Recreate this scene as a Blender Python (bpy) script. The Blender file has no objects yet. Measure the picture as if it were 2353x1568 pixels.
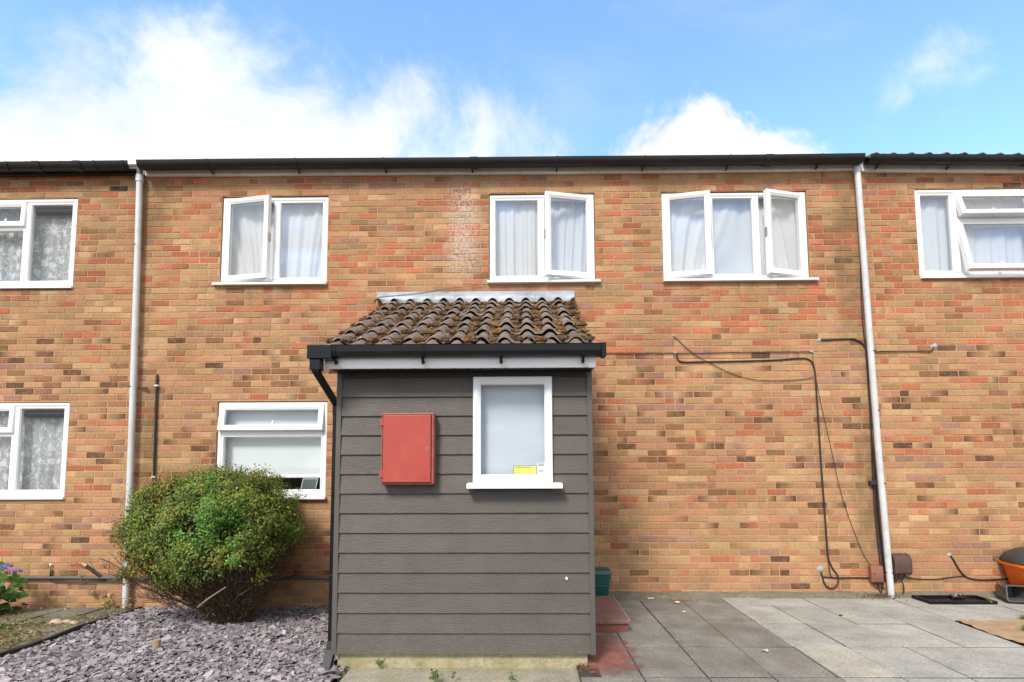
import bpy, bmesh, math, random
import numpy as np
from mathutils import Vector, Matrix

R = math.radians
random.seed(7); rng = np.random.default_rng(7)
sc = bpy.context.scene
COL = sc.collection

# ---------------------------------------------------------------- camera
CAM = Vector((0.0, -6.31, 1.476))
_y, _p, _r = R(0.83), R(4.6), R(0.2)
FW = Vector((-math.sin(_y)*math.cos(_p), math.cos(_y)*math.cos(_p), math.sin(_p)))
_rt = Vector((math.cos(_y), math.sin(_y), 0)); _up = _rt.cross(FW)
RT = _rt*math.cos(_r) - _up*math.sin(_r); UP = _rt*math.sin(_r) + _up*math.cos(_r)
cd = bpy.data.cameras.new('camera'); cam = bpy.data.objects.new('camera', cd); COL.objects.link(cam)
cam.matrix_world = Matrix(((RT.x, UP.x, -FW.x, CAM.x), (RT.y, UP.y, -FW.y, CAM.y), (RT.z, UP.z, -FW.z, CAM.z), (0, 0, 0, 1)))
cd.sensor_width = 36; cd.lens = 36*1256/2353; cd.shift_y = 184/2353; cd.clip_end = 3000; cd.clip_start = 0.05
sc.camera = cam

# ---------------------------------------------------------------- sky, sun, exposure
SUN_EL, SUN_AZ = R(43), R(203)          # azimuth from +Y, clockwise: behind the camera, to its left
world = bpy.data.worlds.new('World'); sc.world = world; world.use_nodes = True
wt = world.node_tree; wt.nodes.clear()
def wn(t, **k):
    n = wt.nodes.new(t)
    for a, v in k.items(): setattr(n, a, v)
    return n
def wl(a, b): wt.links.new(a, b)
def wm(op, a, b=None, c=None, clamp=False):
    n = wn('ShaderNodeMath', operation=op, use_clamp=clamp)
    for i, v in enumerate((a, b, c)):
        if v is None: continue
        if isinstance(v, (int, float)): n.inputs[i].default_value = v
        else: wl(v, n.inputs[i])
    return n.outputs[0]
def wmap(v, a, b, c=0., d=1.):
    n = wn('ShaderNodeMapRange', interpolation_type='SMOOTHSTEP')
    wl(v, n.inputs[0]); n.inputs[1].default_value = a; n.inputs[2].default_value = b; n.inputs[3].default_value = c; n.inputs[4].default_value = d
    return n.outputs[0]
sky = wn('ShaderNodeTexSky', sky_type='NISHITA', sun_disc=False, sun_elevation=SUN_EL, sun_rotation=SUN_AZ, altitude=50, air_density=1.0, dust_density=0.6, ozone_density=2.0)
tint = wn('ShaderNodeMix', data_type='RGBA', blend_type='MULTIPLY'); tint.inputs[0].default_value = 1
wl(sky.outputs[0], tint.inputs[6]); tint.inputs[7].default_value = (1.46, 1.66, 1.90, 1)
tc = wn('ShaderNodeTexCoord'); sx = wn('ShaderNodeSeparateXYZ'); wl(tc.outputs['Generated'], sx.inputs[0])
X, Y, Z = sx.outputs
def noise(vec, scale, detail=6, rough=.55, dist=0.):
    n = wn('ShaderNodeTexNoise', noise_dimensions='3D'); wl(vec, n.inputs['Vector'])
    n.inputs['Scale'].default_value = scale; n.inputs['Detail'].default_value = detail; n.inputs['Roughness'].default_value = rough; n.inputs['Distortion'].default_value = dist
    return n.outputs[0]
yc = wm('MAXIMUM', Y, .05)
u = wm('DIVIDE', X, yc); v = wm('DIVIDE', Z, yc)
n1 = noise(tc.outputs['Generated'], 5.5, 9, .62, .3); n2 = noise(tc.outputs['Generated'], 2.2, 5, .5)
nn = wm('ADD', wm('MULTIPLY', wm('SUBTRACT', n1, .5), .42), wm('MULTIPLY', wm('SUBTRACT', n2, .5), .16))
def heap(c, w, base, h, p=1.0):          # a heaped cloud: height over the horizon falls off to both sides of its middle
    t = wm('SUBTRACT', 1., wm('DIVIDE', wm('ABSOLUTE', wm('SUBTRACT', u, c)), w))
    top = wm('ADD', wm('MULTIPLY', t, h), base)
    return wm('SUBTRACT', wm('ADD', top, nn), v)
c1 = wmap(heap(-.60, .62, .565, .19), -.005, .10)
c1b = wm('MULTIPLY', wmap(wm('ADD', heap(-.58, .44, .74, .24), wm('MULTIPLY', nn, .9)), -.03, .26), .80)
c2 = wmap(heap(.34, .30, .555, .13), -.005, .06)
# a torn wisp high on the right
ud = wm('SUBTRACT', wm('SUBTRACT', u, .82), wm('MULTIPLY', wm('SUBTRACT', v, .74), .55))
wr = wm('ADD', wm('POWER', wm('ABSOLUTE', wm('DIVIDE', ud, .13)), 2.), wm('POWER', wm('ABSOLUTE', wm('DIVIDE', wm('SUBTRACT', v, .75), .14)), 2.))
c3 = wm('MULTIPLY', wmap(wm('SUBTRACT', wm('MULTIPLY', nn, 13.), wr), -1.25, .75), .80)
front = wmap(Y, .25, .45)
big = wm('MULTIPLY', wm('MAXIMUM', wm('MAXIMUM', wm('MAXIMUM', c1, c1b), c3), c2), front)
# loose cloud cover over the whole sky, laid out on a flat cloud deck
cz = wm('ADD', wm('MAXIMUM', Z, 0.), .18)
cv = wn('ShaderNodeCombineXYZ'); wl(wm('DIVIDE', X, cz), cv.inputs[0]); wl(wm('DIVIDE', Y, cz), cv.inputs[1])
n3 = noise(cv.outputs[0], 1.1, 8, .6, .4)
deck = wm('MULTIPLY', wmap(n3, .48, .80), .42)
back = wmap(n3, .30, .54)                 # away from the blue gap in front of the camera the cover is thicker
gap = wmap(Y, .05, .45)
loose = wm('ADD', wm('MULTIPLY', deck, gap), wm('MULTIPLY', back, wm('SUBTRACT', 1., gap)))
mask = wm('MAXIMUM', big, loose, clamp=True)
shade = wmap(noise(tc.outputs['Generated'], 3.4, 5, .5), .3, .7, .80, 1.05)
ccol = wn('ShaderNodeMix', data_type='RGBA', blend_type='MULTIPLY'); ccol.inputs[0].default_value = 1
ccol.inputs[6].default_value = (5.2, 5.1, 4.95, 1); wl(shade, ccol.inputs[7])
mx = wn('ShaderNodeMix', data_type='RGBA'); wl(mask, mx.inputs[0]); wl(tint.outputs[2], mx.inputs[6]); wl(ccol.outputs[2], mx.inputs[7])
bg = wn('ShaderNodeBackground'); bg.inputs[1].default_value = 0.10; wl(mx.outputs[2], bg.inputs[0])
wo = wn('ShaderNodeOutputWorld'); wl(bg.outputs[0], wo.inputs[0])

sd = bpy.data.lights.new('sun', 'SUN'); sun = bpy.data.objects.new('sun', sd); COL.objects.link(sun)
sd.energy = 1.5; sd.angle = R(14); sd.color = (1, .93, .84)
sdir = Vector((math.sin(SUN_AZ)*math.cos(SUN_EL), math.cos(SUN_AZ)*math.cos(SUN_EL), math.sin(SUN_EL)))
sun.rotation_euler = sdir.to_track_quat('Z', 'Y').to_euler()
vs = sc.view_settings; vs.view_transform = 'Standard'; vs.look = 'None'; vs.exposure = 1.28; vs.gamma = 1; vs.use_curve_mapping = False
sc.cycles.max_bounces = 8; sc.cycles.transparent_max_bounces = 12; sc.cycles.caustics_reflective = False; sc.cycles.caustics_refractive = False

# ---------------------------------------------------------------- materials
def mat(name):
    m = bpy.data.materials.new(name); m.use_nodes = True
    nt = m.node_tree; b = nt.nodes['Principled BSDF']
    return m, nt, b
def N(nt, t, **k):
    n = nt.nodes.new(t)
    for a, v in k.items():
        if a in ('ins',):
            for i, x in v.items(): n.inputs[i].default_value = x
        else: setattr(n, a, v)
    return n
def mth(nt, op, a, b=None, clamp=False):
    n = N(nt, 'ShaderNodeMath', operation=op, use_clamp=clamp)
    for i, v in enumerate((a, b)):
        if v is None: continue
        if isinstance(v, (int, float)): n.inputs[i].default_value = v
        else: nt.links.new(v, n.inputs[i])
    return n.outputs[0]
def mapr(nt, v, a, b, c=0., d=1.):
    n = N(nt, 'ShaderNodeMapRange'); nt.links.new(v, n.inputs[0])
    for i, x in enumerate((a, b, c, d)): n.inputs[i+1].default_value = x
    return n.outputs[0]
def mixc(nt, f, a, b, mode='MIX'):
    n = N(nt, 'ShaderNodeMix', data_type='RGBA', blend_type=mode)
    for i, v in ((0, f), (6, a), (7, b)):
        if isinstance(v, (int, float)): n.inputs[i].default_value = v
        elif isinstance(v, tuple): n.inputs[i].default_value = v if len(v) == 4 else v+(1,)
        else: nt.links.new(v, n.inputs[i])
    return n.outputs[2]
def nz(nt, scale, detail=4, rough=.55, vec=None, stretch=None, dist=0., coord='pos'):
    if vec is None:
        if coord == 'pos': vec = N(nt, 'ShaderNodeNewGeometry').outputs['Position']
        else: vec = N(nt, 'ShaderNodeTexCoord').outputs['Object']
    if stretch:
        mp = N(nt, 'ShaderNodeMapping'); mp.inputs['Scale'].default_value = stretch; nt.links.new(vec, mp.inputs[0]); vec = mp.outputs[0]
    n = N(nt, 'ShaderNodeTexNoise'); nt.links.new(vec, n.inputs['Vector'])
    n.inputs['Scale'].default_value = scale; n.inputs['Detail'].default_value = detail; n.inputs['Roughness'].default_value = rough; n.inputs['Distortion'].default_value = dist
    return n.outputs[0]
def bump(nt, b, h, strength=.3, dist=.01):
    n = N(nt, 'ShaderNodeBump'); n.inputs['Strength'].default_value = strength; n.inputs['Distance'].default_value = dist
    nt.links.new(h, n.inputs['Height']); nt.links.new(n.outputs[0], b.inputs['Normal'])
def plain(name, col, rough=.5, var=.12, scale=6., spec=.5, metallic=0., bmp=0., bscale=60., rnd=0., dirt=None, dirt_amt=.0):
    m, nt, b = mat(name)
    f = mapr(nt, nz(nt, scale, 5, .6), .25, .75, 1-var, 1+var)
    c = mixc(nt, 1., col, f, 'MULTIPLY')
    if rnd:
        oi = N(nt, 'ShaderNodeObjectInfo')
        c = mixc(nt, 1., c, mapr(nt, oi.outputs['Random'], 0, 1, 1-rnd, 1+rnd), 'MULTIPLY')
    if dirt:
        c = mixc(nt, mapr(nt, nz(nt, scale*2.3, 6, .65), .52, .75, 0, dirt_amt), c, dirt)
    nt.links.new(c, b.inputs['Base Color'])
    b.inputs['Roughness'].default_value = rough; b.inputs['Metallic'].default_value = metallic; b.inputs['Specular IOR Level'].default_value = spec
    if bmp: bump(nt, b, nz(nt, bscale, 4), bmp, .004)
    return m
def attr_mat(name, rough=.9, var=.18, scale=30., bmp=.4, bscale=90., translucent=0., spec=.3):
    m, nt, b = mat(name)
    a = N(nt, 'ShaderNodeAttribute', attribute_name='Col')
    c = mixc(nt, 1., a.outputs['Color'], mapr(nt, nz(nt, scale, 5, .65), .25, .75, 1-var, 1+var), 'MULTIPLY')
    nt.links.new(c, b.inputs['Base Color']); b.inputs['Roughness'].default_value = rough; b.inputs['Specular IOR Level'].default_value = spec
    if bmp: bump(nt, b, nz(nt, bscale, 4), bmp, .003)
    if translucent:
        t = N(nt, 'ShaderNodeBsdfTranslucent'); nt.links.new(c, t.inputs[0])
        ms = N(nt, 'ShaderNodeMixShader'); ms.inputs[0].default_value = translucent
        nt.links.new(b.outputs[0], ms.inputs[1]); nt.links.new(t.outputs[0], ms.inputs[2])
        nt.links.new(ms.outputs[0], nt.nodes['Material Output'].inputs[0])
    return m, nt, b, c

def brick_mat(name, mortar=False):
    m, nt, b = mat(name)
    pos = N(nt, 'ShaderNodeNewGeometry').outputs['Position']
    if mortar: base = mixc(nt, mapr(nt, nz(nt, 1.2, 3, .5, pos), .35, .65), (.43, .245, .125), (.48, .305, .170))
    else: base = N(nt, 'ShaderNodeAttribute', attribute_name='Col').outputs['Color']
    c = mixc(nt, 1., base, mapr(nt, nz(nt, 36, 6, .75, pos), .25, .75, .72, 1.28), 'MULTIPLY')
    c = mixc(nt, 1., c, mapr(nt, nz(nt, 1.1, 4, .6, pos), .3, .7, .88, 1.10), 'MULTIPLY')
    c = mixc(nt, mapr(nt, nz(nt, 13, 6, .75, pos), .46, .74, 0, .55), c, (.42, .235, .118))          # mortar smear
    sp = mapr(nt, nz(nt, 150, 2, .5, pos), .66, .72)
    c = mixc(nt, mth(nt, 'MULTIPLY', sp, .55), c, (.62, .50, .36))                                # pale grit
    dk = mapr(nt, nz(nt, 110, 2, .5, pos), .68, .73)
    c = mixc(nt, mth(nt, 'MULTIPLY', dk, .6), c, (.10, .06, .04))                                 # pits
    s = N(nt, 'ShaderNodeSeparateXYZ'); nt.links.new(pos, s.inputs[0]); px, py, pz = s.outputs
    def band(v, c0, w): return mapr(nt, mth(nt, 'ABSOLUTE', mth(nt, 'SUBTRACT', v, c0)), w, w*.35)
    # lime bloom below the eaves left of the middle window
    wob = mth(nt, 'ADD', px, mth(nt, 'MULTIPLY', mth(nt, 'SUBTRACT', nz(nt, 2.2, 3, .5, pos), .5), .35))
    e = mth(nt, 'MULTIPLY', band(wob, -.68, .24), band(pz, 4.28, .78))
    e = mth(nt, 'MULTIPLY', e, mapr(nt, nz(nt, 30, 8, .8, pos), .44, .62))
    c = mixc(nt, mth(nt, 'MULTIPLY', e, .80), c, (.66, .63, .58))
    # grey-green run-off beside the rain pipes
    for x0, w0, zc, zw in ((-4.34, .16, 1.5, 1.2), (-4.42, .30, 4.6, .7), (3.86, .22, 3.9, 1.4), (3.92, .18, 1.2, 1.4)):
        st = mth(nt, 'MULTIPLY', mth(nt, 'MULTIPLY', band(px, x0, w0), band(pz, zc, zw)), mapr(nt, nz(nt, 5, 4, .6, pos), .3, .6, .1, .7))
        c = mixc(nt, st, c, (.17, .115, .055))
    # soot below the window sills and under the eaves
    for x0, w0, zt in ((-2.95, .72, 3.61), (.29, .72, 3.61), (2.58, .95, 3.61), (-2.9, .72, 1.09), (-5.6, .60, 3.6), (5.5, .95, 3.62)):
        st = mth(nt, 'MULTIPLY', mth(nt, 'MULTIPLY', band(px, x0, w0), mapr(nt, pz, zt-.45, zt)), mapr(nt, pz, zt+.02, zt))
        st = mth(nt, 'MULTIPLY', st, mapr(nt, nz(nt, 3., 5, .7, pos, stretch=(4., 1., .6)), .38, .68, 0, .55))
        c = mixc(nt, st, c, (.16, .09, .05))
    nt.links.new(c, b.inputs['Base Color']); b.inputs['Roughness'].default_value = .92; b.inputs['Specular IOR Level'].default_value = .2
    bump(nt, b, nz(nt, 120, 5, .7, pos), .5, .003)
    return m
M = {}
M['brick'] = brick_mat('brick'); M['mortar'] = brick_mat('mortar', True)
M['upvc'] = plain('white_upvc', (.86, .86, .86), .3, .03, 3., .5)
M['upvc_old'] = plain('weathered_white_upvc', (.84, .84, .82), .4, .06, 5., .5, dirt=(.25, .23, .2), dirt_amt=.4)
M['gutter'] = plain('brown_black_gutter', (.022, .019, .019), .4, .3, 4., .3)
M['black'] = plain('black_plastic', (.010, .011, .012), .30, .25, 5., .22)
M['rubber'] = plain('cable_sheath', (.022, .019, .018), .55, .3, 8.)
M['pipe'] = plain('grey_pipe', (.60, .61, .61), .42, .10, 3., .5, dirt=(.33, .33, .30), dirt_amt=.5)
M['darkgrey'] = plain('dark_grey_plastic', (.045, .046, .050), .5, .15, 8., .4, bmp=.1)
M['grey'] = plain('grey_plastic', (.10, .10, .104), .42, .12, 8., bmp=.1)
M['soffit'] = plain('dark_brown_board', (.024, .020, .018), .6, .15, 5.)
M['trim'] = plain('grey_trim', (.095, .088, .080), .5, .08, 5.)
M['red'] = plain('red_meter_box', (.41, .064, .046), .5, .10, 4., .4, bmp=.15, bscale=260., dirt=(.42, .11, .085), dirt_amt=.5)
M['red_edge'] = plain('red_box_rim', (.33, .095, .07), .6, .22, 14., dirt=(.34, .22, .19), dirt_amt=.6)
M['steel'] = plain('dull_steel', (.35, .33, .30), .4, .2, 20., metallic=.7)
M['white'] = plain('white_spot', (.8, .8, .78), .6, .1)
M['filler'] = plain('grey_filler', (.36, .36, .38), .9, .2, 30., bmp=.5)
M['brown_box'] = plain('brown_box', (.085, .042, .036), .5, .15, 10., dirt=(.15, .09, .075), dirt_amt=.5)
M['small_box'] = plain('faded_brown_box', (.24, .095, .062), .5, .15, 10., dirt=(.3, .17, .12), dirt_amt=.5)
M['green'] = plain('green_plastic', (.012, .095, .075), .4, .12, 8., bmp=.1)
M['orange'] = plain('orange_plastic', (.85, .17, .012), .38, .08, 5.)
M['ochre'] = plain('red_brick_tile', (.23, .075, .05), .75, .3, 9., bmp=.4, bscale=50., dirt=(.16, .10, .085), dirt_amt=.7)
M['tread'] = plain('worn_red_tread', (.25, .135, .11), .8, .3, 14., bmp=.5, bscale=40., dirt=(.13, .095, .085), dirt_amt=.8)
M['rimwhite'] = plain('chalky_edge', (.5, .42, .36), .9, .3, 30.)
M['yellow'] = plain('yellow_print', (.66, .72, .16), .6, .03)
M['pale'] = plain('pale_print', (.60, .62, .58), .6, .05)
M['ink'] = plain('green_ink', (.10, .13, .03), .7, .05)
M['greyink'] = plain('grey_ink', (.16, .17, .15), .7, .05)
M['straw'] = plain('dry_straw', (.48, .36, .17), .85, .3, 20.)
M['room'] = plain('dim_room', (.42, .42, .42), .9, .1)
M['blind'] = plain('white_blind', (.70, .735, .735), .7, .02)
M['frost'] = plain('frosted_film', (.53, .575, .64), .7, .03)
M['darkblind'] = plain('dark_blind_roll', (.014, .016, .024), .6, .1, spec=.2)
M['earth'] = plain('ground_earth', (.16, .13, .095), .95, .35, 3., bmp=.6, bscale=30.)
M['soil'] = plain('dry_soil', (.36, .255, .155), .95, .30, 11., bmp=.8, bscale=35., dirt=(.20, .14, .09), dirt_amt=.7)
M['edging'] = plain('black_edging', (.025, .025, .026), .6, .3, 10.)
M['bed'] = plain('bedding', (.055, .048, .044), .95, .3, 10., bmp=.6)
M['joint'] = plain('joint_sand', (.050, .042, .034), .95, .45, 22., bmp=.6)
M['wood'] = plain('pale_wood', (.55, .36, .16), .7, .2, 20.)
M['stone'] = plain('pale_stone', (.5, .36, .26), .9, .2, 20., bmp=.4)
M['paper'] = plain('paper_scrap', (.72, .76, .80), .8, .1, 20.)
M['picture'] = plain('picture_glass', (.10, .11, .11), .2, .1)

def boards_mat():
    m, nt, b = mat('grey_woodgrain_board')
    oi = N(nt, 'ShaderNodeObjectInfo')
    pos = N(nt, 'ShaderNodeNewGeometry').outputs['Position']
    sh = N(nt, 'ShaderNodeVectorMath', operation='ADD'); nt.links.new(pos, sh.inputs[0])
    cx = N(nt, 'ShaderNodeCombineXYZ'); nt.links.new(mth(nt, 'MULTIPLY', oi.outputs['Random'], 37.), cx.inputs[0]); nt.links.new(cx.outputs[0], sh.inputs[1])
    w = N(nt, 'ShaderNodeTexWave', wave_type='BANDS', bands_direction='Z', wave_profile='SIN')
    w.inputs['Scale'].default_value = 22; w.inputs['Distortion'].default_value = 13; w.inputs['Detail'].default_value = 3; w.inputs['Detail Scale'].default_value = 1.1; w.inputs['Detail Roughness'].default_value = .6
    mp = N(nt, 'ShaderNodeMapping'); mp.inputs['Scale'].default_value = (.35, .35, 1.8); nt.links.new(sh.outputs[0], mp.inputs[0]); nt.links.new(mp.outputs[0], w.inputs[0])
    c = mixc(nt, 1., (.092, .078, .065), mapr(nt, nz(nt, 5, 5, .6, pos), .3, .7, .88, 1.12), 'MULTIPLY')
    c = mixc(nt, 1., c, mapr(nt, oi.outputs['Random'], 0, 1, .93, 1.07), 'MULTIPLY')
    c = mixc(nt, mapr(nt, w.outputs[0], .82, 1., 0, .22), c, (.17, .155, .14))
    c = mixc(nt, mapr(nt, nz(nt, 230, 2, .5, pos), .72, .75, 0, .5), c, (.4, .38, .34))
    sz_ = N(nt, 'ShaderNodeSeparateXYZ'); nt.links.new(pos, sz_.inputs[0])
    spl = mth(nt, 'MULTIPLY', mapr(nt, sz_.outputs[2], .55, .10), mapr(nt, nz(nt, 26, 7, .75, pos), .50, .72, 0, .45))
    c = mixc(nt, spl, c, (.20, .165, .12))
    nt.links.new(c, b.inputs['Base Color']); b.inputs['Roughness'].default_value = .55
    bump(nt, b, w.outputs[0], .35, .003)
    return m
M['board'] = boards_mat()

def slab_mat(name, c1, c2, rnd=.1, algae=None, amt=.4, obj=True, sp_amt=.5):
    m, nt, b = mat(name)
    pos = N(nt, 'ShaderNodeNewGeometry').outputs['Position']
    c = mixc(nt, mapr(nt, nz(nt, 4.5, 6, .65, pos), .35, .65), c1, c2)
    oi = N(nt, 'ShaderNodeObjectInfo')
    c = mixc(nt, 1., c, mapr(nt, oi.outputs['Random'], 0, 1, 1-rnd, 1+rnd), 'MULTIPLY')
    c = mixc(nt, 1., c, mapr(nt, nz(nt, 48, 6, .85, pos), .3, .7, .55, 1.45), 'MULTIPLY')
    c = mixc(nt, 1., c, mapr(nt, nz(nt, 2.2, 5, .7, pos), .3, .7, .80, 1.18), 'MULTIPLY')
    c = mixc(nt, mapr(nt, nz(nt, 30, 3, .6, pos), .64, .70, 0, sp_amt), c, (.50, .47, .41))
    c = mixc(nt, mapr(nt, nz(nt, 11, 6, .7, pos), .56, .72, 0, .55), c, tuple(x*.55 for x in c1))
    if algae: c = mixc(nt, mapr(nt, nz(nt, 3.1, 5, .65, pos), .48, .68, 0, amt), c, algae)
    nt.links.new(c, b.inputs['Base Color']); b.inputs['Roughness'].default_value = .88; b.inputs['Specular IOR Level'].default_value = .3
    bump(nt, b, nz(nt, 85, 5, .7, pos), .45, .004)
    return m
M['slab'] = slab_mat('grey_paving_slab', (.320, .320, .290), (.385, .38, .345), .08)
M['slab_dark'] = slab_mat('stained_dark_slab', (.190, .182, .160), (.245, .235, .206), .09, (.21, .16, .125), .35, sp_amt=.35)
M['slab_pale'] = slab_mat('pale_paving_slab', (.36, .345, .29), (.40, .38, .32), .05)
M['slab_old'] = slab_mat('mossy_old_slab', (.15, .145, .115), (.20, .185, .14), .15, (.13, .12, .04), .6)
M['concrete'] = slab_mat('rough_concrete', (.30, .275, .215), (.36, .33, .26), .05, (.25, .23, .10), .5)
M['plinth'] = slab_mat('yellowed_plinth', (.36, .32, .19), (.42, .37, .24), .02, (.30, .27, .11), .7, sp_amt=.2)

def ragged_paint():
    m, nt, b = mat('worn_red_paint')
    pos = N(nt, 'ShaderNodeNewGeometry').outputs['Position']
    c = mixc(nt, mapr(nt, nz(nt, 9, 5, .6, pos), .35, .65), (.23, .085, .068), (.33, .125, .10))
    nt.links.new(c, b.inputs['Base Color']); b.inputs['Roughness'].default_value = .8
    a = N(nt, 'ShaderNodeAttribute', attribute_name='Col')
    s = mth(nt, 'ADD', a.outputs['Fac'], mth(nt, 'MULTIPLY', mth(nt, 'SUBTRACT', nz(nt, 7, 6, .7, pos), .5), 1.6))
    nt.links.new(mapr(nt, s, .40, .95, 0, .9), b.inputs['Alpha'])
    return m
M['paint'] = ragged_paint()

def glass_mat(name='window_glass', refl=1.0, ior=1.55, tintc=(.93, .96, .95)):
    m, nt, b = mat(name); nt.nodes.remove(b)
    t = N(nt, 'ShaderNodeBsdfTransparent'); t.inputs[0].default_value = tintc+(1,)
    g = N(nt, 'ShaderNodeBsdfGlossy'); g.inputs['Roughness'].default_value = .012; g.inputs[0].default_value = (1, 1, 1, 1)
    lw = N(nt, 'ShaderNodeLayerWeight'); lw.inputs[0].default_value = .5
    fz = mth(nt, 'ADD', mth(nt, 'MULTIPLY', mth(nt, 'POWER', lw.outputs['Facing'], 4.), .9), .05)
    bp = N(nt, 'ShaderNodeBump'); bp.inputs['Strength'].default_value = .03; bp.inputs['Distance'].default_value = .02
    nt.links.new(nz(nt, 1.6, 1, .4), bp.inputs['Height']); nt.links.new(bp.outputs[0], g.inputs['Normal'])
    ms = N(nt, 'ShaderNodeMixShader'); nt.links.new(mth(nt, 'MULTIPLY', fz, refl, True), ms.inputs[0])
    nt.links.new(t.outputs[0], ms.inputs[1]); nt.links.new(g.outputs[0], ms.inputs[2])
    nt.links.new(ms.outputs[0], nt.nodes['Material Output'].inputs[0])
    return m
M['glass'] = glass_mat(refl=1.7, tintc=(.98, .99, .99))
M['glass_dim'] = glass_mat('ground_floor_glass', .45, tintc=(.97, .98, .98))

def net_mat(name, lace=False):
    m, nt, b = mat(name); b.inputs['Base Color'].default_value = (.93, .94, .94, 1); b.inputs['Roughness'].default_value = .9
    tl = N(nt, 'ShaderNodeBsdfTranslucent'); tl.inputs[0].default_value = (.9, .91, .92, 1)
    ms = N(nt, 'ShaderNodeMixShader'); ms.inputs[0].default_value = .3
    nt.links.new(b.outputs[0], ms.inputs[1]); nt.links.new(tl.outputs[0], ms.inputs[2])
    tr = N(nt, 'ShaderNodeBsdfTransparent'); m2 = N(nt, 'ShaderNodeMixShader')
    if lace:
        pos = N(nt, 'ShaderNodeNewGeometry').outputs['Position']
        mp = N(nt, 'ShaderNodeMapping'); mp.inputs['Scale'].default_value = (1, .0, .8); nt.links.new(pos, mp.inputs[0])
        vo = N(nt, 'ShaderNodeTexVoronoi', feature='F1'); vo.inputs['Scale'].default_value = 7.5; vo.inputs['Randomness'].default_value = .7
        dd = N(nt, 'ShaderNodeVectorMath', operation='ADD'); nt.links.new(mp.outputs[0], dd.inputs[0])
        nzn = N(nt, 'ShaderNodeTexNoise'); nzn.inputs['Scale'].default_value = 22; nzn.inputs['Detail'].default_value = 3; nt.links.new(mp.outputs[0], nzn.inputs[0])
        sc_ = N(nt, 'ShaderNodeVectorMath', operation='SCALE'); sc_.inputs['Scale'].default_value = .11; nt.links.new(nzn.outputs['Color'], sc_.inputs[0]); nt.links.new(sc_.outputs[0], dd.inputs[1])
        nt.links.new(dd.outputs[0], vo.inputs['Vector'])
        fl = mapr(nt, vo.outputs['Distance'], .36, .24)
        st = mapr(nt, mth(nt, 'ABSOLUTE', mth(nt, 'SUBTRACT', nz(nt, 13, 2, .5, mp.outputs[0]), .5)), .035, .015)
        f = mth(nt, 'MAXIMUM', mth(nt, 'MAXIMUM', mth(nt, 'MULTIPLY', fl, .85), mth(nt, 'MULTIPLY', st, .8)), .48)
        nt.links.new(mth(nt, 'SUBTRACT', 1., f), m2.inputs[0])
    else: m2.inputs[0].default_value = .05
    nt.links.new(ms.outputs[0], m2.inputs[1]); nt.links.new(tr.outputs[0], m2.inputs[2])
    nt.links.new(m2.outputs[0], nt.nodes['Material Output'].inputs[0])
    return m
M['net'] = net_mat('net_curtain'); M['lace'] = net_mat('lace_curtain', True)

def tile_mat(name, dark=False):
    m, nt, b = mat(name)
    pos = N(nt, 'ShaderNodeNewGeometry').outputs['Position']; oi = N(nt, 'ShaderNodeObjectInfo')
    c = mixc(nt, mapr(nt, nz(nt, 8, 5, .6, pos), .35, .65), (.128, .090, .068), (.185, .142, .114))
    c = mixc(nt, 1., c, mapr(nt, oi.outputs['Random'], 0, 1, .8, 1.2), 'MULTIPLY')
    if dark: c = mixc(nt, .55, c, (.05, .045, .042))
    else:
        c = mixc(nt, mapr(nt, nz(nt, 16, 6, .7, pos), .54, .66, 0, .55), c, (.33, .29, .255))     # lichen
        c = mixc(nt, mapr(nt, nz(nt, 45, 3, .6, pos), .63, .70, 0, .7), c, (.50, .46, .42))
        c = mixc(nt, mapr(nt, nz(nt, 6, 4, .6, pos), .62, .72, 0, .5), c, (.34, .15, .10))
    nt.links.new(c, b.inputs['Base Color']); b.inputs['Roughness'].default_value = .85
    bump(nt, b, nz(nt, 70, 5, .7, pos), .5, .005)
    return m
M['tile'] = tile_mat('weathered_tile'); M['tile_dark'] = tile_mat('dark_roof_tile', True)
def lead_mat():
    m, nt, b = mat('lead_flashing')
    pos = N(nt, 'ShaderNodeNewGeometry').outputs['Position']
    f = mapr(nt, nz(nt, 2.6, 5, .6, pos, stretch=(.6, 1, 2.5)), .38, .62)
    c = mixc(nt, f, (.20, .215, .225), (.40, .43, .46))
    c = mixc(nt, mapr(nt, nz(nt, 14, 6, .7, pos), .52, .66, 0, .5), c, (.50, .52, .54))
    nt.links.new(c, b.inputs['Base Color']); b.inputs['Roughness'].default_value = .5; b.inputs['Metallic'].default_value = .15
    bump(nt, b, nz(nt, 12, 4, .6, pos), .3, .01)
    return m
M['lead'] = lead_mat()
M['leaf'], *_ = attr_mat('shrub_leaf', .6, .22, 14, 0, translucent=.28, spec=.4)
M['twig'], *_ = attr_mat('twig_bark', .9, .3, 60, 0)
M['slate'], *_ = attr_mat('slate_chips', .62, .25, 40, .3, 140, spec=.45)
M['mosscol'], *_ = attr_mat('moss', .95, .35, 90, .6, 200)
M['petal'], *_ = attr_mat('petal', .7, .15, 40, 0, translucent=.3)

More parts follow.
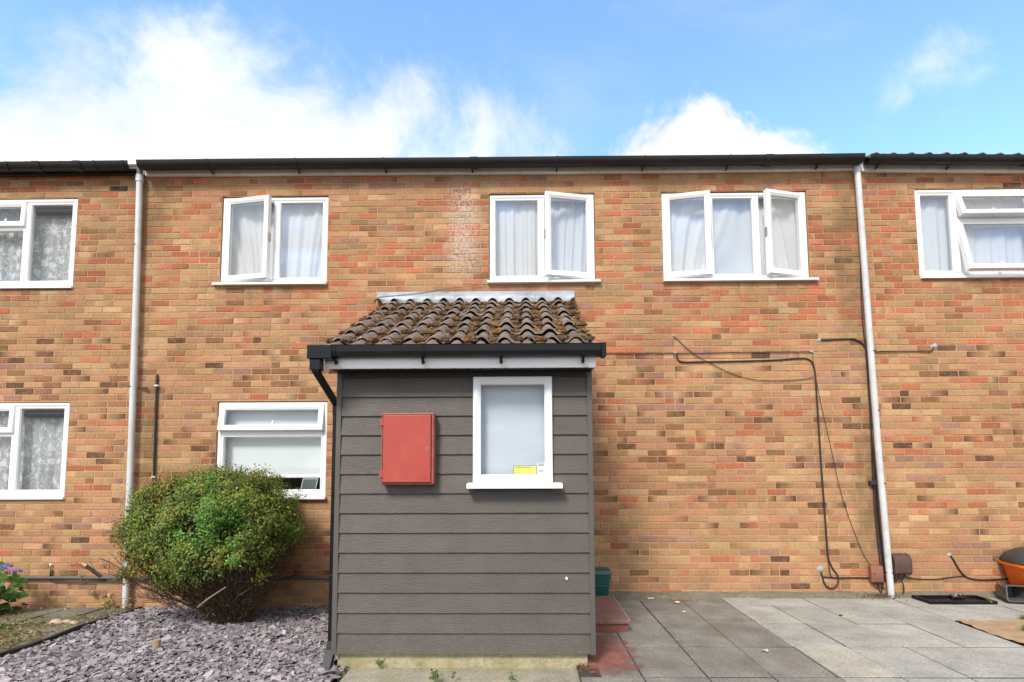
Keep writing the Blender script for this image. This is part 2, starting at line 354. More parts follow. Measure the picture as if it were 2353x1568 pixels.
# ---------------------------------------------------------------- mesh helpers
WORG = {}                                  # world origin of every object built (no object is rotated)
class MB:
    def __init__(s): s.v = []; s.f = []; s.c = []
    def add(s, vs, fs, col=None):
        o = len(s.v); s.v.extend([tuple(x) for x in vs]); s.f.extend([tuple(i+o for i in f) for f in fs])
        if col is not None:
            s.c.extend(col if isinstance(col, list) else [col]*len(vs))
        return s
    def box(s, x0, x1, y0, y1, z0, z1, b=0.):
        if b <= 0:
            vs = [(x, y, z) for x in (x0, x1) for y in (y0, y1) for z in (z0, z1)]
            return s.add(vs, [(0, 1, 3, 2), (4, 6, 7, 5), (0, 4, 5, 1), (2, 3, 7, 6), (0, 2, 6, 4), (1, 5, 7, 3)])
        bm = bmesh.new(); bmesh.ops.create_cube(bm, size=1)
        for v in bm.verts: v.co = ((x0+x1)/2+v.co.x*(x1-x0), (y0+y1)/2+v.co.y*(y1-y0), (z0+z1)/2+v.co.z*(z1-z0))
        bmesh.ops.bevel(bm, geom=bm.edges[:], offset=b, segments=2, affect='EDGES', profile=.5)
        return s.bm(bm)
    def bm(s, bm, mtx=None):
        bm.verts.ensure_lookup_table()
        for i, v in enumerate(bm.verts): v.index = i
        s.add([tuple((mtx @ v.co) if mtx else v.co) for v in bm.verts], [tuple(v.index for v in f.verts) for f in bm.faces]); bm.free(); return s
    def tube(s, pts, r, n=8, caps=True, col=None):
        pts = [Vector(p) for p in pts]; k = len(pts); rs = r if isinstance(r, (list, tuple)) else [r]*k
        vs = []
        t0 = (pts[1]-pts[0]).normalized(); nrm = t0.orthogonal().normalized()
        for i in range(k):
            t = (pts[min(i+1, k-1)]-pts[max(i-1, 0)]).normalized()
            nrm = (nrm - t*nrm.dot(t)).normalized(); bn = t.cross(nrm)
            vs += [pts[i] + (nrm*math.cos(a)+bn*math.sin(a))*rs[i] for a in [2*math.pi*j/n for j in range(n)]]
        fs = [(i*n+j, i*n+(j+1) % n, (i+1)*n+(j+1) % n, (i+1)*n+j) for i in range(k-1) for j in range(n)]
        if caps: fs += [tuple(range(n-1, -1, -1)), tuple((k-1)*n+j for j in range(n))]
        return s.add(vs, fs, col)
    def extrude(s, prof, x0, x1, caps=True, nseg=1, zoff=None):     # profile of (y, z) swept along X
        n = len(prof); vs = []
        for i in range(nseg+1):
            x = x0+(x1-x0)*i/nseg; dz = zoff(x) if zoff else 0
            vs += [(x, y, z+dz) for y, z in prof]
        fs = [(i*n+j, i*n+(j+1) % n, (i+1)*n+(j+1) % n, (i+1)*n+j) for i in range(nseg) for j in range(n)]
        if caps: fs += [tuple(range(n-1, -1, -1)), tuple(nseg*n+j for j in range(n))]
        return s.add(vs, fs)
    def frame(s, x0, x1, z0, z1, y0, y1, w, b=.004):               # rectangular frame in the XZ plane, mitred
        if isinstance(w, (int, float)): w = (w,)*4                  # left right bottom top
        o = [(x0, z0), (x1, z0), (x1, z1), (x0, z1)]; i = [(x0+w[0], z0+w[2]), (x1-w[1], z0+w[2]), (x1-w[1], z1-w[3]), (x0+w[0], z1-w[3])]
        ob = [(x0+b, z0+b), (x1-b, z0+b), (x1-b, z1-b), (x0+b, z1-b)]
        k = .45; ib = [(a[0]*(1-k)+c[0]*k, a[1]*(1-k)+c[1]*k) for a, c in zip(i, o)]      # glazing bead slopes back
        vs = [(x, y1, z) for x, z in o]+[(x, y0+b, z) for x, z in o]+[(x, y0, z) for x, z in ob]+[(x, y0, z) for x, z in ib]+[(x, y0+.014, z) for x, z in i]+[(x, y1, z) for x, z in i]
        fs = []
        for r in range(5):
            for j in range(4): fs.append((r*4+j, r*4+(j+1) % 4, (r+1)*4+(j+1) % 4, (r+1)*4+j))
        for j in range(4): fs.append((20+j, 20+(j+1) % 4, (j+1) % 4, j))
        return s.add(vs, fs)
    def xf(s, fn): s.v = [tuple(fn(Vector(p))) for p in s.v]; return s
    def data(s, name, m, org, smooth=False):
        me = bpy.data.meshes.new(name)
        me.from_pydata([(x-org[0], y-org[1], z-org[2]) for x, y, z in s.v], [], s.f)
        if m: me.materials.append(m)
        if s.c and len(s.c) == len(s.v):
            a = me.color_attributes.new('Col', 'FLOAT_COLOR', 'POINT')
            a.data.foreach_set('color', np.array([tuple(c)+(1.,) if len(c) == 3 else c for c in s.c], dtype=np.float32).ravel())
        if smooth:
            me.polygons.foreach_set('use_smooth', [True]*len(me.polygons))
        return me
    def build(s, name, m, parent=None, smooth=False, org=None, autosmooth=None):
        if org is None:
            a = np.array(s.v); lo, hi = a.min(0), a.max(0); org = ((lo[0]+hi[0])/2, (lo[1]+hi[1])/2, lo[2])
        me = s.data(name, M[m] if isinstance(m, str) else m, org, smooth)
        if autosmooth: me.set_sharp_from_angle(angle=R(autosmooth))
        return link(name, me, org, parent)
def link(name, me, org, parent=None):
    o = bpy.data.objects.new(name, me); COL.objects.link(o)
    place(o, org, parent); return o
def place(o, org, parent=None):
    WORG[o.name] = Vector(org)
    if parent is not None:
        o.parent = parent; o.location = Vector(org)-WORG[parent.name]
    else: o.location = org
def tag(o, label=None, cat=None, group=None, kind=None):
    for k, v in (('label', label), ('category', cat), ('group', group), ('kind', kind)):
        if v: o[k] = v
    return o
def thing(name, loc, label, cat, group=None):
    o = bpy.data.objects.new(name, None); COL.objects.link(o); o.empty_display_size = .1
    place(o, loc); return tag(o, label, cat, group)
def jit(a): return random.uniform(-a, a)

# ---------------------------------------------------------------- the setting: ground, paving
MB().box(-300, 300, -300, 300, -.5, -.20).build('ground', 'earth')
tag(bpy.data.objects['ground'], kind='structure')
pave = MB().box(.412, 9, -30, -.004, -.3, -.006).box(-1.27, .411, -30, -.004, -.3, -.040).build('pavement', 'joint'); tag(pave, kind='structure')
XJ = [-1.27, -.86, -.44, -.02, .41, .85, 1.30, 1.755, 2.21, 2.64, 3.105, 3.585, 4.075, 4.54, 5.0, 5.47, 5.94, 6.41]
YJ = [-.07, -.41, -1.06, -1.71, -2.35, -3.0, -3.65, -4.3]
for i in range(len(XJ)-1):
    for j in range(len(YJ)-1):
        x0, x1, y1, y0 = XJ[i], XJ[i+1], YJ[j], YJ[j+1]
        if x0 >= 4.07 and y1 < -1: continue
        if x1 <= .42 and y1 > -2.3: continue
        if x1 <= .42 and j == 4: y1 = -2.405
        if x0 < .6 and y1 > -2.3: x0 = .56 if x0 < .5 else x0
        if j == 1 and x0 >= 4.07: y0 = -.965
        k = 'slab_dark' if (x1 < 2.3 and not (x1 < .42)) else 'slab'
        if x1 < .42: k = 'slab_dark' if j > 4 else 'slab'
        if i == 8 and j == 3: k = 'slab_pale'
        if j >= 4 and x0 < 2.2: k = 'slab_dark'
        g = .0050; gy_ = .011
        m = MB().box(x0+g+jit(.002), x1-g+jit(.002), y0+gy_+jit(.002), y1-gy_+jit(.002), -.035, 0, .004)
        tx, ty, dz = jit(.004), jit(.004), jit(.0025)
        cx, cy = (x0+x1)/2, (y0+y1)/2
        if x1 <= .42: dz -= .030
        m.xf(lambda p: (p.x, p.y, p.z+dz+(p.x-cx)*tx+(p.y-cy)*ty))
        o = m.build('paving_slab', k, pave)
# concrete strip before the porch, fillet along the wall
s = MB().box(-1.27, .415, -2.395, -2.05, -.08, -.026, .006).build('concrete_strip', 'concrete'); tag(s, kind='structure')
fil = MB().extrude([(-.004, .05), (-.004, -.02), (-.10, -.02), (-.085, .008), (-.05, .030)], .6, 8.2, nseg=60, zoff=lambda x: .006*math.sin(x*7.3)+.004*math.sin(x*23)).build('mortar_fillet', 'slab_old'); tag(fil, kind='structure')
# bare soil to the right
bm = bmesh.new(); bmesh.ops.create_grid(bm, x_segments=60, y_segments=60, size=1)
for v in bm.verts:
    x, y = 4.083+(v.co.x+1)*1.6, -.972-(v.co.y+1)*1.4
    v.co = (x, y, .010+.008*math.sin(x*9)*math.sin(y*8)+jit(.006))
bmesh.ops.reverse_faces(bm, faces=bm.faces[:])
s = MB().bm(bm).build('soil', 'soil', smooth=True); tag(s, kind='structure')
# worn red paint by the porch corner (a thin coat on the slabs)
gx, gy = 26, 36; vs = []; cs = []
for j in range(gy+1):
    for i in range(gx+1):
        x = .425+.66*i/gx; y = -2.36+1.9*j/gy
        d = 1-max(abs((x-.62)/.34), 0)**2.2
        if y > -1.75: d = 1-((x-.66)/.32)**2 - (y+1.75)*.9
        if y < -2.2: d -= (-2.2-y)*4.5
        if x > .95: d -= (x-.95)*3
        vs.append((x, y, .0065)); cs.append((max(0, min(1, .15+.75*d)),)*3)
for k, (x, y, z) in enumerate(vs):
    pass
fs = [(j*(gx+1)+i, j*(gx+1)+i+1, (j+1)*(gx+1)+i+1, (j+1)*(gx+1)+i) for j in range(gy) for i in range(gx)]
s = MB().add(vs, fs, cs).build('red_floor_paint', 'paint'); tag(s, kind='structure')
# left: old flagged path, slate bed, edging
path = MB().box(-9, -4.23, -5, -.004, -.3, -.135).build('path', 'earth'); tag(path, kind='structure')
def zl(x, y): return -.125+.045*min(3., -y)
for x0, x1 in ((-4.66, -4.25), (-5.06, -4.66), (-5.62, -5.06), (-6.2, -5.62), (-6.8, -6.2)):
    yy = -.08
    while yy > -2.6:
        L = random.choice((.42, .58, .62)); g = .008
        m = MB().box(x0+g, x1-g, yy-L+g, yy-g, -.05, 0, .005)
        dz, tx = jit(.006), jit(.02)
        m.xf(lambda p: (p.x, p.y, p.z+zl(p.x, p.y)+.012+dz+(p.x-x0)*tx)).build('path_slab', 'slab_old', path); yy -= L
e = MB()
for i in range(10):
    y0, y1 = -.08-.32*i, -.08-.32*(i+1)
    x = lambda y: -4.27+.05*min(2., -y)*1.1
    vs = []
    for y in (y0, y1):
        vs += [(x(y)-.012, y, zl(0, y)-.08), (x(y)+.012, y, zl(0, y)-.08), (x(y)+.012, y, zl(0, y)+.035+.012*math.sin(y*5)), (x(y)-.012, y, zl(0, y)+.035+.012*math.sin(y*5))]
    e.add(vs, [(0, 1, 5, 4), (1, 2, 6, 5), (2, 3, 7, 6), (3, 0, 4, 7)] + ([(0, 3, 2, 1)] if i == 0 else []) + ([(4, 5, 6, 7)] if i == 9 else []))
tag(e.build('edging_strip', 'edging'), 'thin black edging strip between slate chippings and mossy path', 'edging')
gv = []; n = 30
for j in range(n+1):
    for i in range(n+1):
        x = -4.26+2.9*i/n; y = -.004-3.6*j/n; gv.append((x, y, zl(x, y)-.012))
s = MB().add(gv, [(j*(n+1)+i, (j+1)*(n+1)+i, (j+1)*(n+1)+i+1, j*(n+1)+i+1) for j in range(n) for i in range(n)]).build('slate_bed', 'bed'); tag(s, kind='structure')
def slate():
    K = 22000
    vs = np.zeros((K, 12, 3)); cs = np.zeros((K, 12, 3))
    cx = rng.uniform(-4.2, -1.30, K); cy = rng.uniform(-3.2, -.02, K)
    lim = -4.27+.055*np.minimum(2., -cy)+.03
    cx = np.maximum(cx, lim+rng.uniform(0, .05, K))
    cx = np.where((cx > -1.44) & (cy > -2.12), cx-.22, cx)
    sz = rng.gamma(2.6, .0055, K)+.006
    ang = np.sort(rng.uniform(0, 2*np.pi, (K, 6)), axis=1); ang = .35*ang+.65*np.linspace(0, 2*np.pi, 7)[:6][None]
    rot = rng.uniform(0, 6.28, K); asp = rng.uniform(.4, .9, K); rad = rng.uniform(.75, 1.2, (K, 6))
    lx = np.cos(ang)*rad*sz[:, None]; ly = np.sin(ang)*rad*(sz*asp)[:, None]
    px = lx*np.cos(rot)[:, None]-ly*np.sin(rot)[:, None]; py = lx*np.sin(rot)[:, None]+ly*np.cos(rot)[:, None]
    tx = rng.normal(0, .26, K)[:, None]; ty = rng.normal(0, .30, K)[:, None]-.05
    th = rng.uniform(.003, .008, K)[:, None]
    zc = (-.125+.045*np.minimum(3, -cy)+.022*np.sin(cx*2.3+1)*np.sin(cy*2.9)+rng.uniform(-.008, .016, K))[:, None]
    for q, t in ((0, 1.), (6, 0.)):
        vs[:, q:q+6, 0] = px+cx[:, None]; vs[:, q:q+6, 1] = py+cy[:, None]; vs[:, q:q+6, 2] = zc+px*tx+py*ty+th*t
    b = rng.uniform(.62, 1.5, K); hue = rng.uniform(0, 1, K)
    base = np.stack([.268+.018*hue, .240+.012*(1-hue), .258+.0*hue], 1)*b[:, None]
    lt = rng.uniform(0, 1, K) < .07; base[lt] = np.array([.36, .35, .36])*rng.uniform(.7, 1.25, lt.sum())[:, None]
    cs[:] = base[:, None, :]
    f = []
    for k in range(K):
        o = k*12; f.append(tuple(range(o, o+6)))
        f += [(o+j, o+6+j, o+6+(j+1) % 6, o+(j+1) % 6) for j in range(6)]
    m = MB(); m.v = [tuple(p) for p in vs.reshape(-1, 3)]; m.f = f; m.c = [tuple(p) for p in cs.reshape(-1, 3)]
    return m
tag(slate().build('slate_chippings', 'slate'), 'purple grey slate chippings spread under the round shrub', 'slate chippings', kind='stuff')

# ---------------------------------------------------------------- houses
Z0, CH, BL = -.003, .075, .225
OPEN = {'left': [(-7.17, -5.345, 3.585, 4.722), (-7.1, -5.29, 1.095, 2.232)],
        'mid': [(-3.58, -2.29, 3.625, 4.722), (-.358, .905, 3.625, 4.722), (1.698, 3.42, 3.625, 4.722), (-3.54, -2.245, 1.10, 2.232)],
        'right': [(4.69, 6.55, 3.635, 4.722)]}
SPAN = {'left': (-8.4, -4.53), 'mid': (-4.53, 4.06), 'right': (4.06, 8.4)}
TOP = {'left': 5.01, 'mid': 4.99, 'right': 4.95}
LASTC = None
def brick_col(x, z):
    def j(c, a=.10):
        k = 1+random.gauss(0, a); return tuple(max(.01, min(.9, v*k*(1+random.gauss(0, .03)))) for v in c)
    tan, olive, pale, red, deep, brown, dark, mauve, pink = (.395, .225, .110), (.335, .208, .102), (.46, .29, .150), (.435, .142, .072), (.35, .120, .064), (.235, .115, .056), (.110, .056, .034), (.320, .172, .122), (.42, .210, .118)
    t = min(1, max(0, (x+5)/10))
    if z > 2.98:
        w = [(tan, 3.2-.9*t), (olive, 2.2-1.3*t), (pale, .8+.6*t), (red, 1.5+2.3*t), (deep, .7+.7*t), (brown, 1.1-.5*t), (dark, .06), (mauve, .35), (pink, 1.2)]
    else:
        w = [(tan, 3.2), (olive, .8-.3*t), (pale, .9+.7*t), (red, .40+.50*t), (deep, .6+.2*t), (brown, (2.6-1.3*t)*(1 if z > 1.3 else .55)), (dark, (.95-.25*t)*(1 if z > 1.3 else .4)), (mauve, .8), (pink, 1.9+1.1*t)]
    if z < 1.4 and x > 0: w = [(tan, 2.6), (olive, .5), (pale, 1.7), (red, .55), (deep, .3), (brown, .7), (dark, .28), (mauve, .6), (pink, 3.4)]
    if z < .30: w = [(pink, 3), (red, 1.4), (tan, 2), (brown, 1.1), (dark, .4), (mauve, .6)] if x > 0 else [(pink, 3), (tan, 3), (mauve, 1.5), (brown, .8)]
    global LASTC
    r = random.uniform(0, sum(k for _, k in w))
    for c, k in w:
        r -= k
        if r <= 0: break
    if LASTC is not None and random.random() < .30: c = LASTC
    LASTC = c if c not in (dark, brown) else None
    a = j(c); b = a
    q = random.random()
    if q < .05 and c not in (dark,): b = j(dark if z < 2.98 else brown)
    elif q < .40: b = j(random.choice((tan, pink, pale)))
    if random.random() < .5: a, b = b, a
    if x < -4.2 and z > 4.2: a = tuple(v*.9 for v in a); b = tuple(v*.9 for v in b)
    return a, b
def brick_geo(m, x0, x1, z0, z1, ca, cb):
    p = random.choice((0, 0, 0, 1, 1, -1))*.0012+jit(.0008); c = .0045
    tz, tx = jit(.0014), jit(.0014)
    def J(): return jit(.0016)
    o = [(x0+J(), z0+J()), (x1+J(), z0+J()), (x1+J(), z1+J()), (x0+J(), z1+J())]
    i = [(o[0][0]+c, o[0][1]+c), (o[1][0]-c, o[1][1]+c), (o[2][0]-c, o[2][1]-c), (o[3][0]+c, o[3][1]-c)]
    yy = [-p-tx-tz, -p+tx-tz, -p+tx+tz, -p-tx+tz]
    vs = [(a, y, b) for (a, b), y in zip(i, yy)]+[(a, .0038, b) for a, b in o]+[(a, .04, b) for a, b in o]
    fs = [(0, 1, 2, 3)]+[(4+k, 4+(k+1) % 4, (k+1) % 4, k) for k in range(4)]+[(8+k, 8+(k+1) % 4, 4+(k+1) % 4, 4+k) for k in range(4)]
    m.add(vs, fs, [ca, cb, cb, ca]*3)
def hidden(x, z):
    if z < 2.55 and -2.0 < x < .95: return True
    if 2.55 <= z < 3.5 and -1.75 < x < .75: return True
    if z < 1.30 and -4.25 < x < -2.4 and z > .15: return True
    return abs(x) > 6.0 or z < -.14 or (x > 0 and z < 0)
def courses(key):
    xa, xb = SPAN[key]; out = []
    k0 = -3; k1 = int((TOP[key]-Z0)/CH)+1
    for k in range(k0, k1):
        za, zb = Z0+k*CH+.005, Z0+(k+1)*CH-.005
        zb = min(zb, TOP[key])
        if zb-za < .012: continue
        rnd = random.Random(k*131)
        x = -9+(.1125 if k % 2 else 0)+rnd.uniform(-.012, .012)
        while x < 9:
            parts = [(x, x+BL-.01)]
            q = rnd.random()
            if q < .07: parts = [(x, x+.1025), (x+.1125, x+BL-.01)]
            x += BL
            for a, b in parts:
                if (a+b)/2 < xa or (a+b)/2 >= xb: continue
                seg = [(a, b, za, zb)]
                for (ox0, ox1, oz0, oz1) in OPEN[key]:
                    new = []
                    for (p, q2, r, t) in seg:
                        if q2 <= ox0+.003 or p >= ox1-.003 or t <= oz0+.003 or r >= oz1-.003: new.append((p, q2, r, t)); continue
                        if oz0 - r > .03: new.append((p, q2, r, oz0-.006)); continue
                        if t - oz1 > .03: new.append((p, q2, oz1+.003, t)); continue
                        if ox0-p > .025: new.append((p, ox0-.003, r, t))
                        if q2-ox1 > .025: new.append((ox1+.003, q2, r, t))
                    seg = new
                out += seg
    return out
def depth(x, z): return (Vector((x, 0, z))-CAM).dot(FW)
def make_house(key, label):
    xa, xb = SPAN[key]
    h = thing('terraced_house', ((xa+xb)/2, 0, 0), label, 'house', 'houses of the brick terrace')
    w = MB(); ops = OPEN[key]
    xs = sorted({xa, xb} | {v for o in ops for v in o[:2]}); zs = sorted({-.3, TOP[key]+.1} | {v for o in ops for v in o[2:]})
    for i in range(len(xs)-1):
        for j in range(len(zs)-1):
            cx, cz = (xs[i]+xs[i+1])/2, (zs[j]+zs[j+1])/2
            if any(o[0] < cx < o[1] and o[2] < cz < o[3] for o in ops): continue
            w.add([(xs[i], .004, zs[j]), (xs[i+1], .004, zs[j]), (xs[i+1], .004, zs[j+1]), (xs[i], .004, zs[j+1])], [(0, 1, 2, 3)])
    for x0, x1, z0, z1 in ops:
        a = [(x0, z0), (x1, z0), (x1, z1), (x0, z1)]
        for k in range(4):
            p, q = a[k], a[(k+1) % 4]
            w.add([(p[0], .004, p[1]), (q[0], .004, q[1]), (q[0], .13, q[1]), (p[0], .13, p[1])], [(0, 3, 2, 1)])
    wall = w.build('wall', 'mortar', h, org=((xa+xb)/2, 0, 0))
    bs = courses(key)
    vis = sorted([b for b in bs if not hidden((b[0]+b[1])/2, (b[2]+b[3])/2) and b[1]-b[0] > .15], key=lambda b: depth((b[0]+b[1])/2, b[2]))[:300]
    pick = set(vis); rest = MB()
    for b in bs:
        ca, cb = brick_col((b[0]+b[1])/2, b[2])
        if key == 'left' and abs((b[0]+b[1])/2+4.93) < .11 and abs(b[2]-4.80) < .04: ca = cb = (.045, .035, .032)
        if b in pick:
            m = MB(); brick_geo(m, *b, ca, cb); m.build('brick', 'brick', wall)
        else: brick_geo(rest, *b, ca, cb)
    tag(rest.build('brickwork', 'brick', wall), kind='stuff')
    return h
H = {'left': make_house('left', 'left neighbouring brick terraced house with lace curtains in its windows'),
     'mid': make_house('mid', 'middle brick terraced house behind the grey clad porch'),
     'right': make_house('right', 'right neighbouring brick terraced house above the orange tub')}

# ---------------------------------------------------------------- windows
def rot_hinge(m, hinge, x0, x1, z0, z1, y, a):
    ca, sa = math.cos(a), math.sin(a)
    if hinge == 'L': return m.xf(lambda p: (x0+(p.x-x0)*ca+(p.y-y)*sa, y-(p.x-x0)*sa+(p.y-y)*ca, p.z))
    if hinge == 'R': return m.xf(lambda p: (x1+(p.x-x1)*ca-(p.y-y)*sa, y+(p.x-x1)*sa+(p.y-y)*ca, p.z))
    return m.xf(lambda p: (p.x, y+(p.z-z1)*sa+(p.y-y)*ca, z1+(p.z-z1)*ca-(p.y-y)*sa))
def window(parent, x0, x1, z0, z1, muls, lights, sill, label=None, Y=.022, glass='glass', fw=.05, sillp=.055, silld=.035):
    f = MB().frame(x0, x1, z0, z1, Y, Y+.065, fw)
    for (a, b, c, d) in muls: f.box(a, b, Y+.002, Y+.06, c, d)
    panes = []; sashes = []; handles = []; gaps = []
    for L in lights:
        a, b, c, d = L[1:5]
        if L[0] == 'fix':
            f.frame(a, b, c, d, Y+.006, Y+.05, .022, .002)
            panes.append(MB().box(a+.015, b-.015, Y+.030, Y+.034, c+.015, d-.015))
        else:
            hinge, ang = L[5], R(L[6]); ys = Y-.012
            s = MB().frame(a, b, c, d, ys, ys+.06, .066, .006); g = MB().box(a+.055, b-.055, ys+.026, ys+.030, c+.055, d-.055)
            hz = (c+d)/2
            if hinge == 'T': hd = MB().box((a+b)/2-.012, (a+b)/2+.012, ys+.06, ys+.085, c+.02, c+.13, .004)
            else:
                xx = b-.03 if hinge == 'L' else a+.03; hd = MB().box(xx-.012, xx+.012, ys+.06, ys+.085, hz-.06, hz+.06, .004)
            for q in (s, g, hd): rot_hinge(q, hinge, a, b, c, d, ys, ang)
            sashes.append(s); panes.append(g); handles.append(hd)
            if hinge in 'LR':
                xx = b if hinge == 'L' else a
                kp = MB().box(xx-.012, xx+.012, ys+.02, ys+.05, hz-.05, hz+.05); rot_hinge(kp, hinge, a, b, c, d, ys, ang); gaps.append(kp)
    win = f.build('window', 'upvc', parent)
    if label: win['label'] = label
    for s in sashes: s.build('sash', 'upvc', win)
    for g in panes: g.build('pane', glass, win)
    for g in handles: g.build('handle', 'upvc', win)
    for g in gaps: g.build('latch', 'steel', win)
    if sill:
        MB().extrude([(Y+.05, z0-.001), (Y+.05, z0-silld), (-sillp, z0-silld), (-sillp, z0-silld+.022), (-sillp+.008, z0-silld+.026), (Y-.004, z0-.004)], sill[0], sill[1]).build('sill', 'upvc', win)
    r = MB(); yb = Y+.072; e = .02
    a = [(x0-e, z0-e), (x1+e, z0-e), (x1+e, z1+e), (x0-e, z1+e)]
    for k in range(4):
        p, q = a[k], a[(k+1) % 4]; r.add([(p[0], yb, p[1]), (q[0], yb, q[1]), (q[0], 1.3, q[1]), (p[0], 1.3, p[1])], [(0, 3, 2, 1)])
    r.add([(p[0], 1.3, p[1]) for p in a], [(0, 1, 2, 3)])
    r.build('room_lining', 'room', parent)
    return win
hm, hl, hr = H['mid'], H['left'], H['right']
window(hm, -3.572, -2.298, 3.65, 4.712, [(-2.955, -2.895, 3.70, 4.662)], [('sash', -3.548, -2.962, 3.677, 4.690, 'L', 10.5), ('fix', -2.895, -2.348, 3.70, 4.662)], (-3.635, -2.285))
window(hm, -.350, .897, 3.65, 4.712, [(.245, .300, 3.70, 4.662)], [('fix', -.300, .245, 3.70, 4.662), ('sash', .300, .875, 3.677, 4.690, 'R', 13.0)], (-.375, .952))
window(hm, 1.706, 3.412, 3.65, 4.712, [(2.245, 2.297, 3.70, 4.662), (2.80, 2.855, 3.70, 4.662)], [('sash', 1.730, 2.255, 3.677, 4.690, 'L', 11.5), ('fix', 2.297, 2.80, 3.70, 4.662), ('sash', 2.880, 3.388, 3.677, 4.690, 'R', 14.5)], (1.692, 3.488))
window(hm, -3.532, -2.252, 1.13, 2.225, [(-3.482, -2.302, 1.83, 1.885)], [('sash', -3.515, -2.285, 1.885, 2.20, 'T', 9.), ('fix', -3.482, -2.302, 1.18, 1.83)], (-3.55, -2.232), glass='glass_dim')
window(hl, -7.16, -5.352, 3.635, 4.715, [(-5.99, -5.935, 3.685, 4.665), (-6.60, -6.545, 3.685, 4.665), (-6.545, -5.99, 4.345, 4.405)],
       [('fix', -5.935, -5.402, 3.685, 4.665), ('sash', -6.56, -5.975, 4.372, 4.690, 'T', 3.), ('fix', -6.545, -5.99, 3.685, 4.345), ('fix', -7.11, -6.60, 3.685, 4.665)], (-7.18, -5.335), Y=.012, sillp=.03, glass='glass_dim')
window(hl, -7.10, -5.298, 1.135, 2.225, [(-5.96, -5.905, 1.185, 2.175), (-6.57, -6.515, 1.185, 2.175), (-6.515, -5.96, 1.845, 1.905)],
       [('fix', -5.905, -5.348, 1.185, 2.175), ('sash', -6.53, -5.945, 1.872, 2.20, 'T', 3.), ('fix', -6.515, -5.96, 1.185, 1.845), ('fix', -7.05, -6.57, 1.185, 2.175)], (-7.12, -5.28), Y=.012, sillp=.03, glass='glass_dim')
nrw = window(hr, 4.698, 6.54, 3.665, 4.715, [(5.125, 5.185, 3.715, 4.665), (5.185, 6.02, 4.335, 4.392), (6.02, 6.08, 3.715, 4.665)],
       [('fix', 4.748, 5.125, 3.715, 4.665), ('sash', 5.165, 6.04, 4.365, 4.690, 'T', 17.), ('sash', 5.165, 6.04, 3.69, 4.355, 'T', 12.), ('fix', 6.08, 6.49, 3.715, 4.665)], (4.69, 6.56), Y=.012, sillp=.035)
m = MB()
for k in range(12): m.box(5.20+k*.036, 5.228+k*.036, .008, .012, 4.682, 4.692)
m.build('vent_slot', 'black', nrw)['kind'] = 'stuff'

def curtain(x0, x1, z0, z1, y, seed, mt, label, folds=9, amp=.016, swag=.0, group='net curtains behind the upper windows'):
    r = random.Random(seed); nx, nzr = 130, 14
    ph = [r.uniform(0, 6.28) for _ in range(6)]; ctr = [r.uniform(.2, .8) for _ in range(3)]
    vs = []
    for j in range(nzr+1):
        t = j/nzr
        for i in range(nx+1):
            s = i/nx
            q = s + swag*t*(math.sin(s*6.28*1.5+ph[3])*.5+math.sin(s*6.28*.7+ph[4]))*.12
            d = math.sin(q*folds*6.28+ph[0])*.6+math.sin(q*folds*6.28*2.3+ph[1])*.35+math.sin(q*folds*.53*6.28+ph[2])*.5
            vs.append((x0+(x1-x0)*s, y+amp*d*(.55+.6*t), z1+(z0-z1)*t))
    fs = [(j*(nx+1)+i, (j+1)*(nx+1)+i, (j+1)*(nx+1)+i+1, j*(nx+1)+i+1) for j in range(nzr) for i in range(nx)]
    return tag(MB().add(vs, fs).build('curtain', mt, smooth=True), label, 'curtain', group)
curtain(-3.56, -2.31, 3.66, 4.69, .140, 3, 'net', 'white net curtain behind the leftmost upper window of the middle house', 5, .028, 1.6)
curtain(-.34, .89, 3.66, 4.69, .125, 5, 'net', 'white net curtain behind the upper window above the porch flashing', 10, .020, .3)
curtain(1.72, 3.40, 3.66, 4.69, .138, 8, 'net', 'white net curtain behind the three light upper window', 7, .028, 1.3)
curtain(4.71, 6.53, 3.68, 4.69, .125, 9, 'net', 'white net curtain in the upper window of the right house', 9, .016)
curtain(-7.14, -5.37, 3.65, 4.69, .16, 11, 'lace', 'white lace curtain in the upper window of the left house', 8, .026)
curtain(-7.08, -5.31, 1.15, 2.20, .16, 12, 'lace', 'white lace curtain in the lower window of the left house', 8, .026)
def blind_roll(x0, x1, z, y, label):
    t = MB().tube([(x0, y, z), (x1, y, z)], .042, 14).build('roller_blind', 'darkblind', smooth=True, autosmooth=40); tag(t, label, 'blind', 'rolled up dark blinds')
blind_roll(-5.91, -5.425, 4.595, .098, 'rolled up dark blind at the top of the left upper window')
blind_roll(-5.88, -5.37, 2.10, .098, 'rolled up dark blind at the top of the left lower window')
b = thing('roller_blind', (-2.89, .15, 1.34), 'white roller blind pulled nearly down in the window beside the shrub', 'blind')
MB().box(-3.50, -2.275, .150, .153, 1.345, 2.16).build('blind_cloth', 'blind', b)
MB().box(-3.50, -2.275, .143, .158, 1.335, 1.372, .004).build('bottom_bar', 'upvc', b)
MB().tube([(-3.50, .165, 2.175), (-2.275, .165, 2.175)], .028, 12).build('roller', 'upvc', b, True, autosmooth=40)
pf = thing('photo_frame', (-2.49, .14, 1.15), 'small white edged picture frame on the inner sill below the blind', 'picture frame')
fr = MB().frame(-2.585, -2.405, 1.165, 1.325, .11, .122, .010, .002); fr.xf(lambda p: (p.x+(p.z-1.165)*.14, p.y+(p.z-1.165)*.15, p.z)).build('border', 'upvc', pf)
MB().box(-2.577, -2.413, .116, .120, 1.172, 1.317).xf(lambda p: (p.x+(p.z-1.165)*.14, p.y+(p.z-1.165)*.15, p.z)).build('picture', 'picture', pf)

